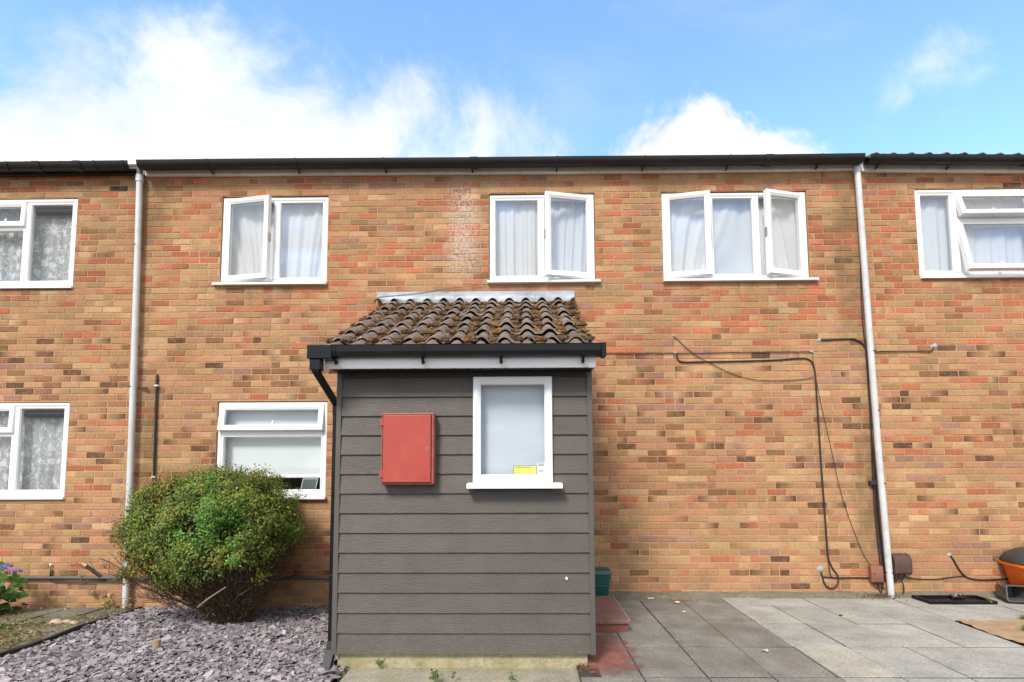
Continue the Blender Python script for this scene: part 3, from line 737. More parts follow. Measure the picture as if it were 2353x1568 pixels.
# ---------------------------------------------------------------- house eaves: fascia, gutter, roof tiles
def roll_profile(w, rr, rh, n=13, c0=0.):
    out = []
    for i in range(n):
        x = -w/2+w*i/(n-1); d = abs(x-c0)/rr
        out.append((x, rh*math.cos(min(d, 1)*math.pi/2)**.8 if d < 1 else 0.))
    return out
def tile_data(name, w, L, rise, rr, rh, th, mt, n=13, tap=1.):
    pr = roll_profile(w, rr, rh, n); pb = roll_profile(w, rr*tap, rh*tap, n); m = MB()
    vs = [(x, 0, z) for x, z in pr]+[(x, L, z+rise) for x, z in pb]+[(x, 0, z-th) for x, z in pr]
    vs[:n] = [(x, .004, z) for x, z in pr]
    fs = [(i, i+1, n+i+1, n+i) for i in range(n-1)]+[(2*n+i, 2*n+i+1, i+1, i) for i in range(n-1)]
    m.add(vs, fs); me = m.data(name, M[mt], (0, 0, 0), True); me.set_sharp_from_angle(angle=R(50)); return me
ET = tile_data('eave_tile', .204, .42, .13, .062, .052, .016, 'tile_dark')
def half_round(yc, z, r, t=.004):
    o = [(yc-r*math.cos(a), z-r*math.sin(a)*1.05) for a in [math.pi*k/10 for k in range(11)]]
    i = [(yc-(r-t)*math.cos(a), z-(r-t)*math.sin(a)*1.05) for a in [math.pi*k/10 for k in range(10, -1, -1)]]
    return [(o[0][0]-.004, o[0][1]+.002)]+o+i
def eaves(h, x0, x1, gz, r, fz0, fmat, slope, crest, brackets, unions, wob=0.):
    zo = lambda x: slope(x)+wob*math.sin(x*1.7)
    MB().extrude([(-.004, fz0+.12), (-.004, fz0), (-.048, fz0), (-.050, fz0+.004), (-.050, fz0+.12)], x0, x1, nseg=20, zoff=slope).build('fascia', fmat, h)
    g = MB().extrude(half_round(-.142, gz, r), x0, x1, nseg=24, zoff=zo).build('gutter', 'gutter', h, True, autosmooth=45)
    for x in brackets:
        m = MB().extrude(half_round(-.142, gz+zo(x), r+.007, .006), x-.012, x+.012)
        m.add([(x-.012, -.10, gz+zo(x)-r-.004), (x+.012, -.10, gz+zo(x)-r-.004), (x+.008, -.062, gz+zo(x)-r-.028), (x-.008, -.062, gz+zo(x)-r-.028), (x, -.12, gz+zo(x)-r-.030)], [(0, 1, 2, 3), (0, 4, 1), (1, 4, 2), (2, 4, 3), (3, 4, 0)])
        m.build('bracket', 'gutter', g)
    for x in unions: MB().extrude(half_round(-.142, gz+zo(x), r+.009, .008), x-.045, x+.045).build('gutter_joint', 'gutter', g, True, autosmooth=45)
    rf = MB().add([(x0, -.10, gz-.035), (x1, -.10, gz-.035), (x1, 4.4, gz+1.5), (x0, 4.4, gz+1.5), (x0, 8.8, gz-.05), (x1, 8.8, gz-.05)], [(0, 1, 2, 3), (3, 2, 5, 4)]).build('roof', 'tile_dark', h)
    n = int((x1-x0)/.2035)
    for i in range(n):
        x = x0+.10+i*.2035; o = link('roof_tile', ET, (x+jit(.003), -.165, crest(x)-.052+jit(.004)), rf); o.rotation_euler.z = jit(.012)
eaves(hl, -8.4, -4.60, 5.062, .074, 4.993, 'soffit', lambda x: .004*(x+5)*-.3, lambda x: 5.098-.002*(x+5), (-6.05, -5.0, -4.66), (-5.70, -5.21))
eaves(hm, -4.50, 4.00, 5.043, .076, 4.945, 'upvc_old', lambda x: .026*max(0., min(1., (1.5-x)/6)), lambda x: 5.088-.006*(x+4.5), [-3.66, -2.62, -1.58, -.55, .45, 1.46, 2.45, 3.5], (-.52, 2.9), .002)
eaves(hr, 4.06, 8.4, 5.035, .074, 4.925, 'upvc_old', lambda x: -.017*(x-4.1), lambda x: 5.092-.014*(x-4.1), (4.20, 5.02, 6.05, 7.0), (5.9,))

# ---------------------------------------------------------------- rain pipes on the wall
def rain_pipe(pts, label, r=.034, brk=(), shoe=None):
    t = thing('downpipe', pts[-1], label, 'downpipe', 'rain downpipes on the brick wall')
    p = MB().tube(pts, r, 16).build('pipe', 'pipe', t, True, autosmooth=40)
    tp = Vector(pts[0]); d = (Vector(pts[1])-tp).normalized()
    MB().tube([tp-d*-.02, tp+d*.09], r+.008, 16).build('socket', 'pipe', t, True, autosmooth=40)
    MB().tube([tp+Vector((0, -.005, .10)), tp+Vector((0, -.004, .05)), tp+d*.02], r*.98, 14).build('outlet', 'grey', t, True, autosmooth=40)
    for z in brk:
        k = (z-pts[0][2])/(pts[-1][2]-pts[0][2]); x = pts[0][0]+(pts[-1][0]-pts[0][0])*k
        m = MB().tube([(x, -.062, z-.006), (x, -.062, z+.006)], r+.004, 14)
        m.build('bracket', 'rubber', t)
    return t
dl = rain_pipe([(-4.555, -.066, 4.97), (-4.53, -.066, 4.0), (-4.495, -.066, 2.2), (-4.455, -.066, -.12)], 'pale grey rain downpipe left of the shrub', brk=(2.40, 4.1))
MB().tube([(-4.47, -.03, 2.392), (-4.36, -.03, 2.382)], [.008, .012], 8).build('bracket', 'rubber', dl)
dr = rain_pipe([(3.99, -.066, 4.99), (4.012, -.066, 3.6), (4.05, -.066, 1.6), (4.10, -.066, .0)], 'pale grey rain downpipe on the right beside the dark cables', brk=(2.765, 2.08, 1.255, .275))
MB().box(3.95, 4.035, -.05, -.004, 1.235, 1.285, .006).build('bracket', 'rubber', dr)
# ---------------------------------------------------------------- porch
PY = -2.145
porch = thing('porch', (-.43, PY, 0), 'grey clad front porch with mossy tiled lean-to roof', 'porch')
PX0, PX1 = -1.402, .548
MB().box(-1.372, .495, -2.115, -.012, -.20, .083, .004).build('plinth', 'plinth', porch)
MB().box(PX0+.03, PX1-.03, PY+.13, -.012, .086, 2.19).build('core', 'soffit', porch)
WX0, WX1, WZ0, WZ1 = -.356, .246, 1.346, 2.150      # porch window
PZ = [.088+.1472*k for k in range(14)]
def board_prof(z, top): return [(PY-.013, z), (PY-.003, z), (PY+.020, top), (PY+.004, top)]
for k, z in enumerate(PZ):
    top = min(z+.1472+.022, 2.168)
    segs = [(PX0+.032, PX1-.032)]
    if z > 1.25: segs = [(PX0+.032, WX0+.01), (WX1-.01, PX1-.032)]
    for a, b in segs: MB().extrude(board_prof(z, top), a, b).build('cladding_board', 'board', porch)
    for sx, x in ((-1, PX0), (1, PX1)):
        pr = board_prof(z, top)
        vs = [(x+sx*(-(y-PY)-.012), yy, zz) for yy in (PY+.02, -.012) for y, zz in pr]
        MB().add(vs, [(0, 1, 5, 4), (1, 2, 6, 5), (2, 3, 7, 6), (3, 0, 4, 7), (0, 3, 2, 1), (4, 5, 6, 7)]).build('cladding_board', 'board', porch)
for x0, x1 in ((PX0-.004, PX0+.034), (PX1-.034, PX1+.004)):
    MB().box(x0, x1, PY-.017, PY+.03, .080, 2.185, .003).build('corner_trim', 'trim', porch)
MB().box(PX0-.002, PX1+.002, PY-.016, PY+.02, 2.150, 2.194).build('head_trim', 'soffit', porch)
MB().box(-1.43, .553, -2.325, PY+.02, 2.196, 2.204).build('soffit', 'soffit', porch)
fa = MB().extrude([(-2.345, 2.345), (-2.350, 2.215), (-2.345, 2.200), (-2.338, 2.189), (-2.320, 2.189), (-2.320, 2.345)], -1.437, .505).build('fascia', 'upvc', porch)
MB().extrude([(-2.348, 2.345), (-2.353, 2.215), (-2.348, 2.199), (-2.340, 2.187), (-2.318, 2.187), (-2.318, 2.345)], .505, .558).build('fascia_end', 'upvc', porch)
for k in range(20): MB().box(-1.38+k*.098, -1.352+k*.098, -2.333, -2.322, 2.184, 2.1885).build('vent_slot', 'black', fa)
# side barge boards
for x0, x1 in ((-1.45, -1.425), (.548, .572)):
    vs = [(x, y, z) for x in (x0, x1) for y, z in ((-2.318, 2.205), (-.012, 3.29), (-.012, 3.13), (-2.1, 2.205))]
    MB().add(vs, [(0, 1, 2, 3), (7, 6, 5, 4), (0, 4, 5, 1), (1, 5, 6, 2), (2, 6, 7, 3), (3, 7, 4, 0)]).build('bargeboard', 'upvc', porch)
# gutter with square section
gp = [(-2.435, 2.349), (-2.430, 2.345), (-2.428, 2.300), (-2.420, 2.270), (-2.400, 2.264), (-2.365, 2.264), (-2.356, 2.345), (-2.362, 2.345), (-2.369, 2.270), (-2.400, 2.270), (-2.414, 2.276), (-2.422, 2.300), (-2.424, 2.351)]
gt = MB().extrude(gp, -1.50, .595).build('gutter', 'black', porch)
MB().box(.590, .622, -2.44, -2.35, 2.250, 2.353, .005).build('gutter_end', 'black', gt)
MB().box(-1.535, -1.355, -2.445, -2.345, 2.245, 2.350, .006).build('gutter_outlet', 'black', gt)
for x in (-1.345, -.705, -.135, .46):
    m = MB().extrude([(y-.006 if y < -2.4 else y, z-.004 if z < 2.3 else z) for y, z in gp[:7]], x-.013, x+.013)
    m.tube([(x, -2.395, 2.262), (x, -2.39, 2.238), (x, -2.375, 2.222), (x, -2.355, 2.235)], .011, 8)
    m.build('bracket', 'black', gt)
# porch rain pipe
dp = thing('downpipe', (-1.435, -2.09, 0), 'black square rain downpipe on the left corner of the porch', 'downpipe')
def sq_tube(m, pts, hw, hd):
    pts = [Vector(p) for p in pts]; vs = []
    for p in pts: vs += [p+Vector((a*hw, b*hd, 0)) for a, b in ((-1, -1), (1, -1), (1, 1), (-1, 1))]
    fs = [(i*4+j, i*4+(j+1) % 4, i*4+4+(j+1) % 4, i*4+4+j) for i in range(len(pts)-1) for j in range(4)]+[(3, 2, 1, 0), tuple(len(pts)*4-4+j for j in range(4))]
    return m.add(vs, fs)
sq_tube(MB(), [(-1.478, -2.395, 2.25), (-1.478, -2.395, 2.155), (-1.428, -2.07, 1.94), (-1.428, -2.07, .05)], .026, .028).build('pipe', 'black', dp)
MB().box(-1.517, -1.440, -2.435, -2.355, 2.165, 2.245, .004).build('socket', 'black', dp)
MB().box(-1.458, -1.398, -2.102, -2.040, 1.87, 1.95, .004).build('socket', 'black', dp)
MB().box(-1.457, -1.400, -2.101, -2.041, .62, .65, .003).build('bracket', 'black', dp)
sq_tube(MB(), [(-1.428, -2.07, .16), (-1.430, -2.08, .10), (-1.440, -2.14, .0), (-1.445, -2.165, -.03)], .032, .034).build('shoe', 'edging', dp)
# roof tiles
RT_ = MB().add([(-1.45, -2.33, 2.262), (.60, -2.33, 2.262), (.60, -.012, 3.375), (-1.45, -.012, 3.375)], [(0, 1, 2, 3)]).build('roof', 'tile_dark', porch)
PT = tile_data('pan_tile', .1895, .345, .126, .060, .046, .016, 'tile', 15, .82)
def rz(y): return 2.292+.466*(y+2.365)
TX = [-1.435+.188*i for i in range(11)]
for r in range(8):
    y = -2.365+.2925*r
    for x in TX:
        o = link('roof_tile', PT, (x+jit(.005), y+jit(.007), rz(y)+.024+jit(.004)), RT_); o.rotation_euler = (jit(.018), jit(.03), jit(.035))
# lead flashing
fv = []; nx = 260; ys = [(-.014, 3.522), (-.015, 3.47), (-.018, 3.425)]
lead = MB(); cols = []
for i in range(nx+1):
    x = -1.685+2.335*i/nx
    d = min(abs(x-t) for t in TX+[-1.623, .633])
    rl = .052*math.cos(min(d/.055, 1)*math.pi/2)**.8 if d < .055 else 0.
    row = [(x, a, b) for a, b in ys]
    e = -.20-.012*math.sin(x*9)-.008*math.sin(x*31)
    for k in (1, 2, 3, 4):
        y = -.03+(e+.03)*k/4; z = rz(y)+.030+rl*(.4+.15*k)+.004*math.sin(x*40+k)
        row.append((x, y, max(z, 0)))
    fv += row
q = 7
lead.add(fv, [(i*q+j, i*q+j+1, (i+1)*q+j+1, (i+1)*q+j) for i in range(nx) for j in range(q-1)])
fl = lead.build('flashing', 'lead', porch, True)
# moss
def moss():
    bm = bmesh.new(); bmesh.ops.create_icosphere(bm, subdivisions=1, radius=1)
    base = np.array([v.co[:] for v in bm.verts]); fs = [tuple(v.index for v in f.verts) for f in bm.faces]; bm.free()
    m = MB(); pal = [(.105, .058, .026), (.13, .065, .025), (.20, .105, .026), (.060, .036, .020), (.085, .055, .032), (.16, .075, .026), (.10, .072, .030), (.075, .045, .025)]
    for k in range(3000):
        t = random.randrange(12); x = TX[0]-.094+.188*t+random.gauss(0, .030)
        if x < -1.52 or x > .60: continue
        r = random.randrange(8); y = -2.365+.2925*r+min(.285, abs(random.gauss(0, .16)))
        if math.sin(x*5.1+1.3)*math.sin(y*4.3+x)+.55*math.sin(x*13+y*9) < -.75+random.uniform(-.3, .2): continue
        s = random.uniform(.010, .030)
        z = rz(-2.365+.2925*r)+.022+(y+2.365-.2925*r)*.35
        g = base*(1+rng.normal(0, .22, (len(base), 1)))*np.array([s*1.25, s*1.2, s*.8]); g = g+np.array([x, y, z+s*.25])
        c = random.choice(pal); cc = [tuple(v*random.uniform(.7, 1.3) for v in c) for _ in base]
        m.add([tuple(p) for p in g], fs, cc)
    return m
tag(moss().build('moss', 'mosscol', RT_), kind='stuff')
# porch window
pw = window(porch, WX0, WX1, WZ0, WZ1, [], [], None, Y=PY-.030, fw=.056) if False else MB().frame(WX0, WX1, WZ0, WZ1, PY-.036, PY+.03, .058, .005).build('window', 'upvc', porch)
MB().frame(WX0+.050, WX1-.050, WZ0+.050, WZ1-.036, PY-.024, PY-.010, .007, .002).build('gasket', 'black', pw)
MB().box(WX0+.053, WX1-.053, PY-.012, PY-.008, WZ0+.053, WZ1-.038).build('pane', 'glass_dim', pw)
MB().box(WX0+.02, WX1-.02, PY+.085, PY+.09, WZ0+.02, WZ1-.02).build('frosted_backing', 'frost', pw)
rv = MB()
for a_ in ((WX0+.01, WX0+.02, WZ0+.01, WZ1-.01), (WX1-.02, WX1-.01, WZ0+.01, WZ1-.01), (WX0+.02, WX1-.02, WZ0+.01, WZ0+.02), (WX0+.02, WX1-.02, WZ1-.02, WZ1-.01)): rv.box(a_[0], a_[1], PY+.03, PY+.095, a_[2], a_[3])
rv.build('inner_reveal', 'trim', pw)
MB().extrude([(PY+.01, WZ0-.001), (PY+.01, WZ0-.044), (PY-.115, WZ0-.044), (PY-.118, WZ0-.040), (PY-.118, WZ0-.014), (PY-.112, WZ0-.010), (PY-.034, WZ0-.002)], -.396, .312).build('sill', 'upvc', pw)
def text_mesh(m, txt, x, z, size, y, bold=False):
    cu = bpy.data.curves.new('lettering', 'FONT'); cu.body = txt; cu.size = size; cu.resolution_u = 2
    if bold: cu.offset = size*.018
    ob = bpy.data.objects.new('lettering', cu); COL.objects.link(ob)
    dg = bpy.context.evaluated_depsgraph_get(); me = ob.evaluated_get(dg).to_mesh()
    w = max(v.co.x for v in me.vertices)
    m.add([(x+v.co.x, y, z+v.co.y) for v in me.vertices], [tuple(p.vertices) for p in me.polygons])
    ob.evaluated_get(dg).to_mesh_clear(); bpy.data.objects.remove(ob); bpy.data.curves.remove(cu); return w
st = thing('window_sticker', (.04, PY-.0135, 1.409), 'yellow security warning sticker in the corner of the porch window', 'sticker')
MB().box(-.045, .121, PY-.0140, PY-.0125, 1.409, 1.468).build('backing', 'yellow', st)
MB().frame(-.049, .125, 1.4045, 1.4725, PY-.0139, PY-.0126, .004, .0002).build('border', 'greyink', st)
m = MB(); text_mesh(m, 'THIEVES BEWARE!!', -.037, 1.452, .0148, PY-.0145, True); text_mesh(m, 'All Property Security Marked', -.028, 1.4365, .0098, PY-.0145)
m.box(-.036, -.030, PY-.0146, PY-.0142, 1.414, 1.423); m.box(-.034, -.032, PY-.0146, PY-.0142, 1.423, 1.426); m.box(-.020, .010, PY-.0146, PY-.0142, 1.419, 1.4215)
m.build('lettering', 'ink', st)
st = thing('window_sticker', (.155, PY-.0135, 1.409), 'pale grey printed sticker at the right edge of the porch window', 'sticker')
MB().box(.127, .189, PY-.0140, PY-.0125, 1.407, 1.494).build('backing', 'pale', st)
m = MB()
for z, a, b in ((1.4795, .138, .180), (1.470, .139, .181)):
    x = a
    while x < b: w_ = random.uniform(.002, .006); m.box(x, min(x+w_, b), PY-.0146, PY-.0142, z, z+.0055); x += w_+.0012
for z in (1.437, 1.430, 1.424): m.box(.140, .176, PY-.0146, PY-.0142, z, z+.002)
m.build('lettering', 'greyink', st)
# red meter box
mb = thing('meter_box', (-.845, PY-.06, 1.335), 'red meter cupboard fixed to the grey porch boards', 'meter box')
MB().box(-1.036, -.640, PY-.105, PY-.006, 1.333, 1.870, .012).build('case', 'red_edge', mb)
dr_ = MB().box(-1.021, -.662, PY-.116, PY-.10, 1.350, 1.852, .006).build('door', 'red', mb)
MB().frame(-1.026, -.657, 1.345, 1.857, PY-.1075, PY-.100, .006, .001).build('seal', 'black', mb)
MB().tube([(-.690, PY-.118, 1.602), (-.690, PY-.114, 1.602)], .010, 14).build('lock', 'steel', dr_)
MB().tube([(-.690, PY-.1195, 1.602), (-.690, PY-.117, 1.602)], .004, 8).build('keyhole', 'black', dr_)
ring = MB()
for k in range(20):
    a, b = 2*math.pi*k/20, 2*math.pi*(k+1)/20
    ring.add([(-.705+r*math.cos(t), PY-y, 1.385+r*math.sin(t)) for t in (a, b) for r, y in ((.009, .1162), (.0105, .118), (.012, .1162))], [(0, 1, 4, 3), (1, 2, 5, 4)])
ring.build('moulded_ring', 'red', dr_)
for z in (1.795, 1.412): MB().box(-1.046, -1.018, PY-.117, PY-.104, z-.022, z+.022, .003).build('hinge', 'red', mb)
# snail / nail marks on the boards
tag(MB().tube([(.342, PY-.020, .632), (.342, PY-.006, .634)], [.009, .011], 10).build('white_stud', 'white', porch))

# doorstep
sp = thing('doorstep', (.75, -.9, 0), 'low red tiled doorstep against the right side of the porch', 'step')
MB().box(.56, .945, -1.335, -.47, -.01, .078, .004).build('riser', 'ochre', sp)
MB().box(.555, .962, -1.362, -.455, .079, .112, .006).build('tread', 'tread', sp)
MB().box(.957, .9635, -1.36, -.457, .106, .1135).build('chalky_edge', 'rimwhite', sp)

# ---------------------------------------------------------------- bins and small things
def loft(rings, cap0=True, cap1=False):
    m = MB(); n = len(rings[0]); m.add([p for r in rings for p in r], [(i*n+j, i*n+(j+1) % n, (i+1)*n+(j+1) % n, (i+1)*n+j) for i in range(len(rings)-1) for j in range(n)])
    if cap0: m.f.append(tuple(range(n-1, -1, -1)))
    if cap1: m.f.append(tuple((len(rings)-1)*n+j for j in range(n)))
    return m
def rrect(hx, hy, r, z, n=5):
    out = []
    for cx, cy, a0 in ((hx-r, hy-r, 0), (-hx+r, hy-r, 90), (-hx+r, -hy+r, 180), (hx-r, -hy+r, 270)):
        for k in range(n+1):
            a = R(a0+90*k/n); out.append((cx+r*math.cos(a), cy+r*math.sin(a), z))
    return out
def placed(m, loc, rz_=0., rx=0.):
    mt = Matrix.Translation(loc) @ Matrix.Rotation(rz_, 4, 'Z') @ Matrix.Rotation(rx, 4, 'X')
    return m.xf(lambda p: mt @ p)
def caddy_body(): return loft([rrect(.085, .075, .02, .0), rrect(.092, .082, .025, .02), rrect(.118, .105, .03, .29), rrect(.126, .113, .032, .295), rrect(.126, .113, .032, .31), rrect(.112, .099, .028, .31), rrect(.086, .076, .022, .025)], True, True)
gc = thing('food_caddy', (.845, -.24, 0), 'small green lidded waste caddy behind the red doorstep', 'caddy')
L = (.845, -.24, .002)
placed(caddy_body(), L).build('body', 'green', gc, True, autosmooth=35)
placed(loft([rrect(.131, .118, .034, .300), rrect(.131, .118, .034, .326), rrect(.120, .107, .03, .345), rrect(.085, .075, .025, .352)], True, True), L).build('lid', 'green', gc, True, autosmooth=35)
placed(MB().tube([(-.128, 0, .28), (-.13, -.08, .22), (-.10, -.125, .19), (.10, -.125, .19), (.13, -.08, .22), (.128, 0, .28)], .006, 8), L).build('handle', 'green', gc, True)
# grey caddy lying on its side
gl = thing('food_caddy', (5.28, -.20, 0), 'grey waste caddy lying open on its side beside the orange tub', 'caddy')
L = (5.285, -.115, .095); az = R(-13)
def lying(m):      # axis of the caddy turned to point at the viewer and to the right
    mt = Matrix.Translation(L) @ Matrix.Rotation(az, 4, 'Z') @ Matrix.Rotation(R(87), 4, 'X')
    return m.xf(lambda p: mt @ Vector((p.x*.84, p.y*.76, p.z*.82)))
lying(caddy_body()).build('body', 'grey', gl, True, autosmooth=35)
lying(MB().tube([(-.122, .0, .27), (-.125, .07, .18), (-.118, .108, .10), (-.02, .112, .08)], .005, 8)).build('handle', 'black', gl, True)
placed(loft([rrect(.125, .11, .03, .0), rrect(.130, .115, .034, .010), rrect(.120, .105, .03, .030), rrect(.06, .05, .02, .036)], True, True), (5.40, -.47, .004), R(15)).build('lid', 'grey', gl, True, autosmooth=35)
# orange tub with a dark domed lid resting in it
tb = thing('plastic_tub', (5.60, -.36, 0), 'orange plastic tub at the right edge by the brick wall', 'tub')
L = (5.635, -.25, .002); az = R(-12)
placed(loft([rrect(.215, .15, .06, 0), rrect(.235, .165, .065, .02), rrect(.31, .225, .08, .36), rrect(.335, .25, .085, .362), rrect(.340, .255, .085, .375), rrect(.335, .25, .085, .395), rrect(.318, .233, .08, .395), rrect(.30, .215, .075, .36), rrect(.225, .155, .06, .02)], True, True), L, az).build('body', 'orange', tb, True, autosmooth=35)
placed(loft([rrect(.3415, .2565, .085, .372), rrect(.346, .261, .085, .376), rrect(.346, .261, .085, .398), rrect(.338, .253, .085, .401)], False, False), L, az).build('rim', 'orange', tb, True, autosmooth=35)
dm = []
for k in range(9):
    a = R(90*k/8); rr_ = math.cos(a)**.8 if k < 8 else .02
    dm.append(rrect(.345*rr_+.004, .26*rr_+.004, min(.20, .24*rr_)*.9+.003, .408+.165*math.sin(a), 7))
tag(placed(loft([rrect(.32, .235, .16, .396, 7)]+dm, True, True), L, az).build('domed_lid', 'darkgrey', None, True, autosmooth=50), 'dark grey domed lid resting on the orange tub', 'lid')
# boot tray with leaflet
tr = thing('boot_tray', (4.64, -.2, 0), 'flat black tray lying on the paving below the wall', 'tray')
def trayxf(p): return (p.x-.06*(p.y+.06)/-.3*.35, p.y, p.z)
MB().box(4.31, 4.99, -.365, -.105, .002, .012, .003).build('base', 'black', tr)
MB().box(4.30, 5.0, -.375, -.355, .003, .036, .004).build('rim', 'black', tr); MB().box(4.30, 5.0, -.115, -.095, .003, .036, .004).build('rim', 'black', tr)
MB().box(4.30, 4.32, -.354, -.116, .003, .036, .004).build('rim', 'black', tr); MB().box(4.98, 5.0, -.354, -.116, .003, .036, .004).build('rim', 'black', tr)
for k in range(9): MB().box(4.36+k*.07, 4.375+k*.07, -.35, -.12, .0125, .016).build('rib', 'black', tr)
lf = thing('leaflet', (4.73, -.16, .02), 'crumpled leaflet with white print lying in the black tray', 'leaflet')
vs = []; n = 8
for j in range(n+1):
    for i in range(n+1): vs.append((4.66+.15*i/n+.03*j/n, -.22+.10*j/n, .022+.018*abs(math.sin(i*1.3+j*.9))+.010*j/n))
MB().add(vs, [(j*(n+1)+i, j*(n+1)+i+1, (j+1)*(n+1)+i+1, (j+1)*(n+1)+i) for j in range(n) for i in range(n)]).build('sheet', 'darkblind', lf)
m = MB()
for i, j, s in ((2, 4, .022), (3, 5, .018), (1, 3, .014), (4, 6, .012), (6, 6, .012)):
    c = Vector(vs[j*(n+1)+i])+Vector((0, -.004, .010))
    m.add([c+Vector((s*math.cos(a)*random.uniform(.6, 1.2), 0 - .3*s*math.sin(a), s*math.sin(a)*.5*random.uniform(.6, 1.2))) for a in [k*.785 for k in range(8)]], [tuple(range(8))])
m.build('white_print', 'paper', lf)

# service boxes on the wall
bb = thing('service_box', (4.22, 0, .26), 'large dark brown rounded cable box right of the downpipe', 'cable box')
pr = [(-.002, .258), (-.085, .258), (-.10, .275), (-.105, .36), (-.098, .42), (-.078, .455), (-.045, .470), (-.002, .474)]
MB().extrude(pr, 4.135, 4.315).build('cover', 'brown_box', bb, True, autosmooth=35)
MB().extrude([(y*1.03, .366+(z-.366)*1.03) for y, z in pr], 4.315, 4.322).build('cover_lip', 'brown_box', bb, True, autosmooth=35)
for k in range(7):
    x = 4.15+k*.022; MB().tube([(x, -.05, .262), (x+jit(.02), -.04+jit(.02), .215+jit(.02)), (x+jit(.05), -.02, .165+jit(.02))], .005, 6).build('cable_tail', 'rubber', bb)
sb = thing('service_box', (3.965, 0, .16), 'small faded red brown cable box left of the downpipe', 'cable box')
MB().extrude([(-.002, .165), (-.050, .165), (-.060, .20), (-.058, .325), (-.050, .340), (-.002, .343)], 3.900, 4.030).build('cover', 'small_box', sb, True, autosmooth=35)
MB().box(3.925, 3.942, -.0625, -.058, .255, .263).build('screw_slot', 'black', sb)
for k in range(5):
    x = 3.93+k*.02; MB().tube([(x, -.03, .168), (x+.02+jit(.01), -.02, .12), (x+.05+jit(.02), -.015, .06+jit(.03))], .004, 6).build('cable_tail', 'rubber', sb)

# ---------------------------------------------------------------- cables
def smooth_pts(p, n=6):
    p = [Vector(q) for q in p]; out = []
    for i in range(len(p)-1):
        a, b, c, d = p[max(i-1, 0)], p[i], p[i+1], p[min(i+2, len(p)-1)]
        for k in range(n):
            t = k/n; out.append(.5*((2*b)+(c-a)*t+(2*a-5*b+4*c-d)*t*t+(3*b-a-3*c+d)*t**3))
    return out+[p[-1]]
def cable(pts, r, label, group='cables on the brick wall', y=-.012):
    pts = [(x, y, z) if len(q) == 2 else q for q in pts for x, z in [(q[0], q[-1])]]
    return tag(MB().tube(smooth_pts(pts), r, 6).build('cable', 'rubber', None, True), label, 'cable', group)
def patch(x, z, s, label):
    m = MB(); n = 12; rs = [s*random.uniform(.6, 1.15) for _ in range(n)]
    m.add([(x, -.016, z)]+[(x+rs[k]*.7*math.cos(2*math.pi*k/n), -.010, z+rs[k]*.7*math.sin(2*math.pi*k/n)) for k in range(n)]+[(x+rs[k]*math.cos(2*math.pi*k/n), .001, z+rs[k]*math.sin(2*math.pi*k/n)) for k in range(n)],
          [(0, 1+k, 1+(k+1) % n) for k in range(n)]+[(1+k, 1+n+k, 1+n+(k+1) % n, 1+(k+1) % n) for k in range(n)])
    tag(m.build('wall_filler', 'filler', None, True), label, 'filler', 'filler patches round cable holes')
cable([(1.80, 2.962), (2.02, 2.76), (2.217, 2.644), (2.44, 2.528), (2.66, 2.460), (2.91, 2.436), (3.2, 2.445), (3.39, 2.470)], .0035, 'thin slack cable sagging diagonally from the upper wall hole')
cable([(.60, 2.768), (1.0, 2.767), (1.5, 2.765), (1.85, 2.763), (2.6, 2.768), (3.385, 2.768)], .0045, 'thin straight cable running right from the porch gutter')
cable([(1.83, 2.762), (1.835, 2.70), (1.89, 2.662), (2.1, 2.662), (2.544, 2.667), (3.0, 2.680), (3.25, 2.697), (3.34, 2.685), (3.39, 2.635), (3.412, 2.509), (3.42, 2.2), (3.428, 1.6), (3.437, 1.21), (3.445, .9), (3.452, .6), (3.462, .42), (3.50, .31), (3.545, .245), (3.56, .20), (3.555, .15), (3.53, .11), (3.49, .088), (3.44, .098), (3.405, .14), (3.385, .20), (3.37, .275)], .0085, 'thick black cable bending down the wall into a hanging loop')
cable([(3.405, 2.50, ), (3.41, 2.1), (3.418, 1.6), (3.428, 1.15), (3.436, .9), (3.442, .55), (3.455, .35), (3.47, .235), (3.50, .207)], .005, 'second black cable beside the thick one', y=-.022)
cable([(3.395, 2.76), (3.405, 2.6), (3.46, 2.19), (3.545, 1.7), (3.632, 1.185), (3.73, .82), (3.86, .45), (3.97, .30), (4.02, .245)], .003, 'thin cable slanting down to the small brown box', y=-.008)
cable([(3.38, .215), (3.56, .204), (3.75, .206), (3.90, .203)], .009, 'short black cable running along the wall into the small box')
cable([(3.49, 2.911), (3.6, 2.912), (3.83, 2.921), (3.93, 2.895), (3.987, 2.84), (4.012, 2.74), (4.012, 2.4), (4.017, 2.0), (4.018, 1.69), (4.03, 1.3), (4.04, 1.0), (4.05, .6), (4.06, .35), (4.05, .14), (4.02, .03)], .008, 'black cable curving behind the right downpipe')
for k in range(3):
    pp = [(4.0, 3.85), (3.985, 3.5), (3.985, 3.1), (4.0, 2.8), (4.005, 2.4), (4.01, 2.0)] if k == 0 else []
    cable(pp+[(4.005+k*.010, 1.7), (3.998+k*.013, 1.2), (4.005+k*.014, .8), (4.02+k*.016, .5), (4.035+k*.014, .2)], .0055, ('leftmost', 'middle', 'innermost')[k]+' of three black cables tied along the right downpipe', y=-.020-.012*k)
cable([(4.02, 2.760), (4.2, 2.768), (4.5, 2.772), (4.70, 2.764), (4.76, 2.775), (4.785, 2.825)], .006, 'black cable running right from the downpipe to a filled hole', y=-.014)
cable([(4.815, .449), (4.85, .40), (4.90, .30), (4.96, .225), (5.03, .195), (5.12, .182), (5.25, .184), (5.42, .191), (5.6, .195)], .008, 'black cable curving from a wall hole to the orange tub')
cable([(4.30, .222), (4.33, .205), (4.45, .190), (4.65, .187), (4.80, .208), (4.93, .220), (4.97, .215)], .006, 'thin black cable from the large box along the wall', y=-.008)
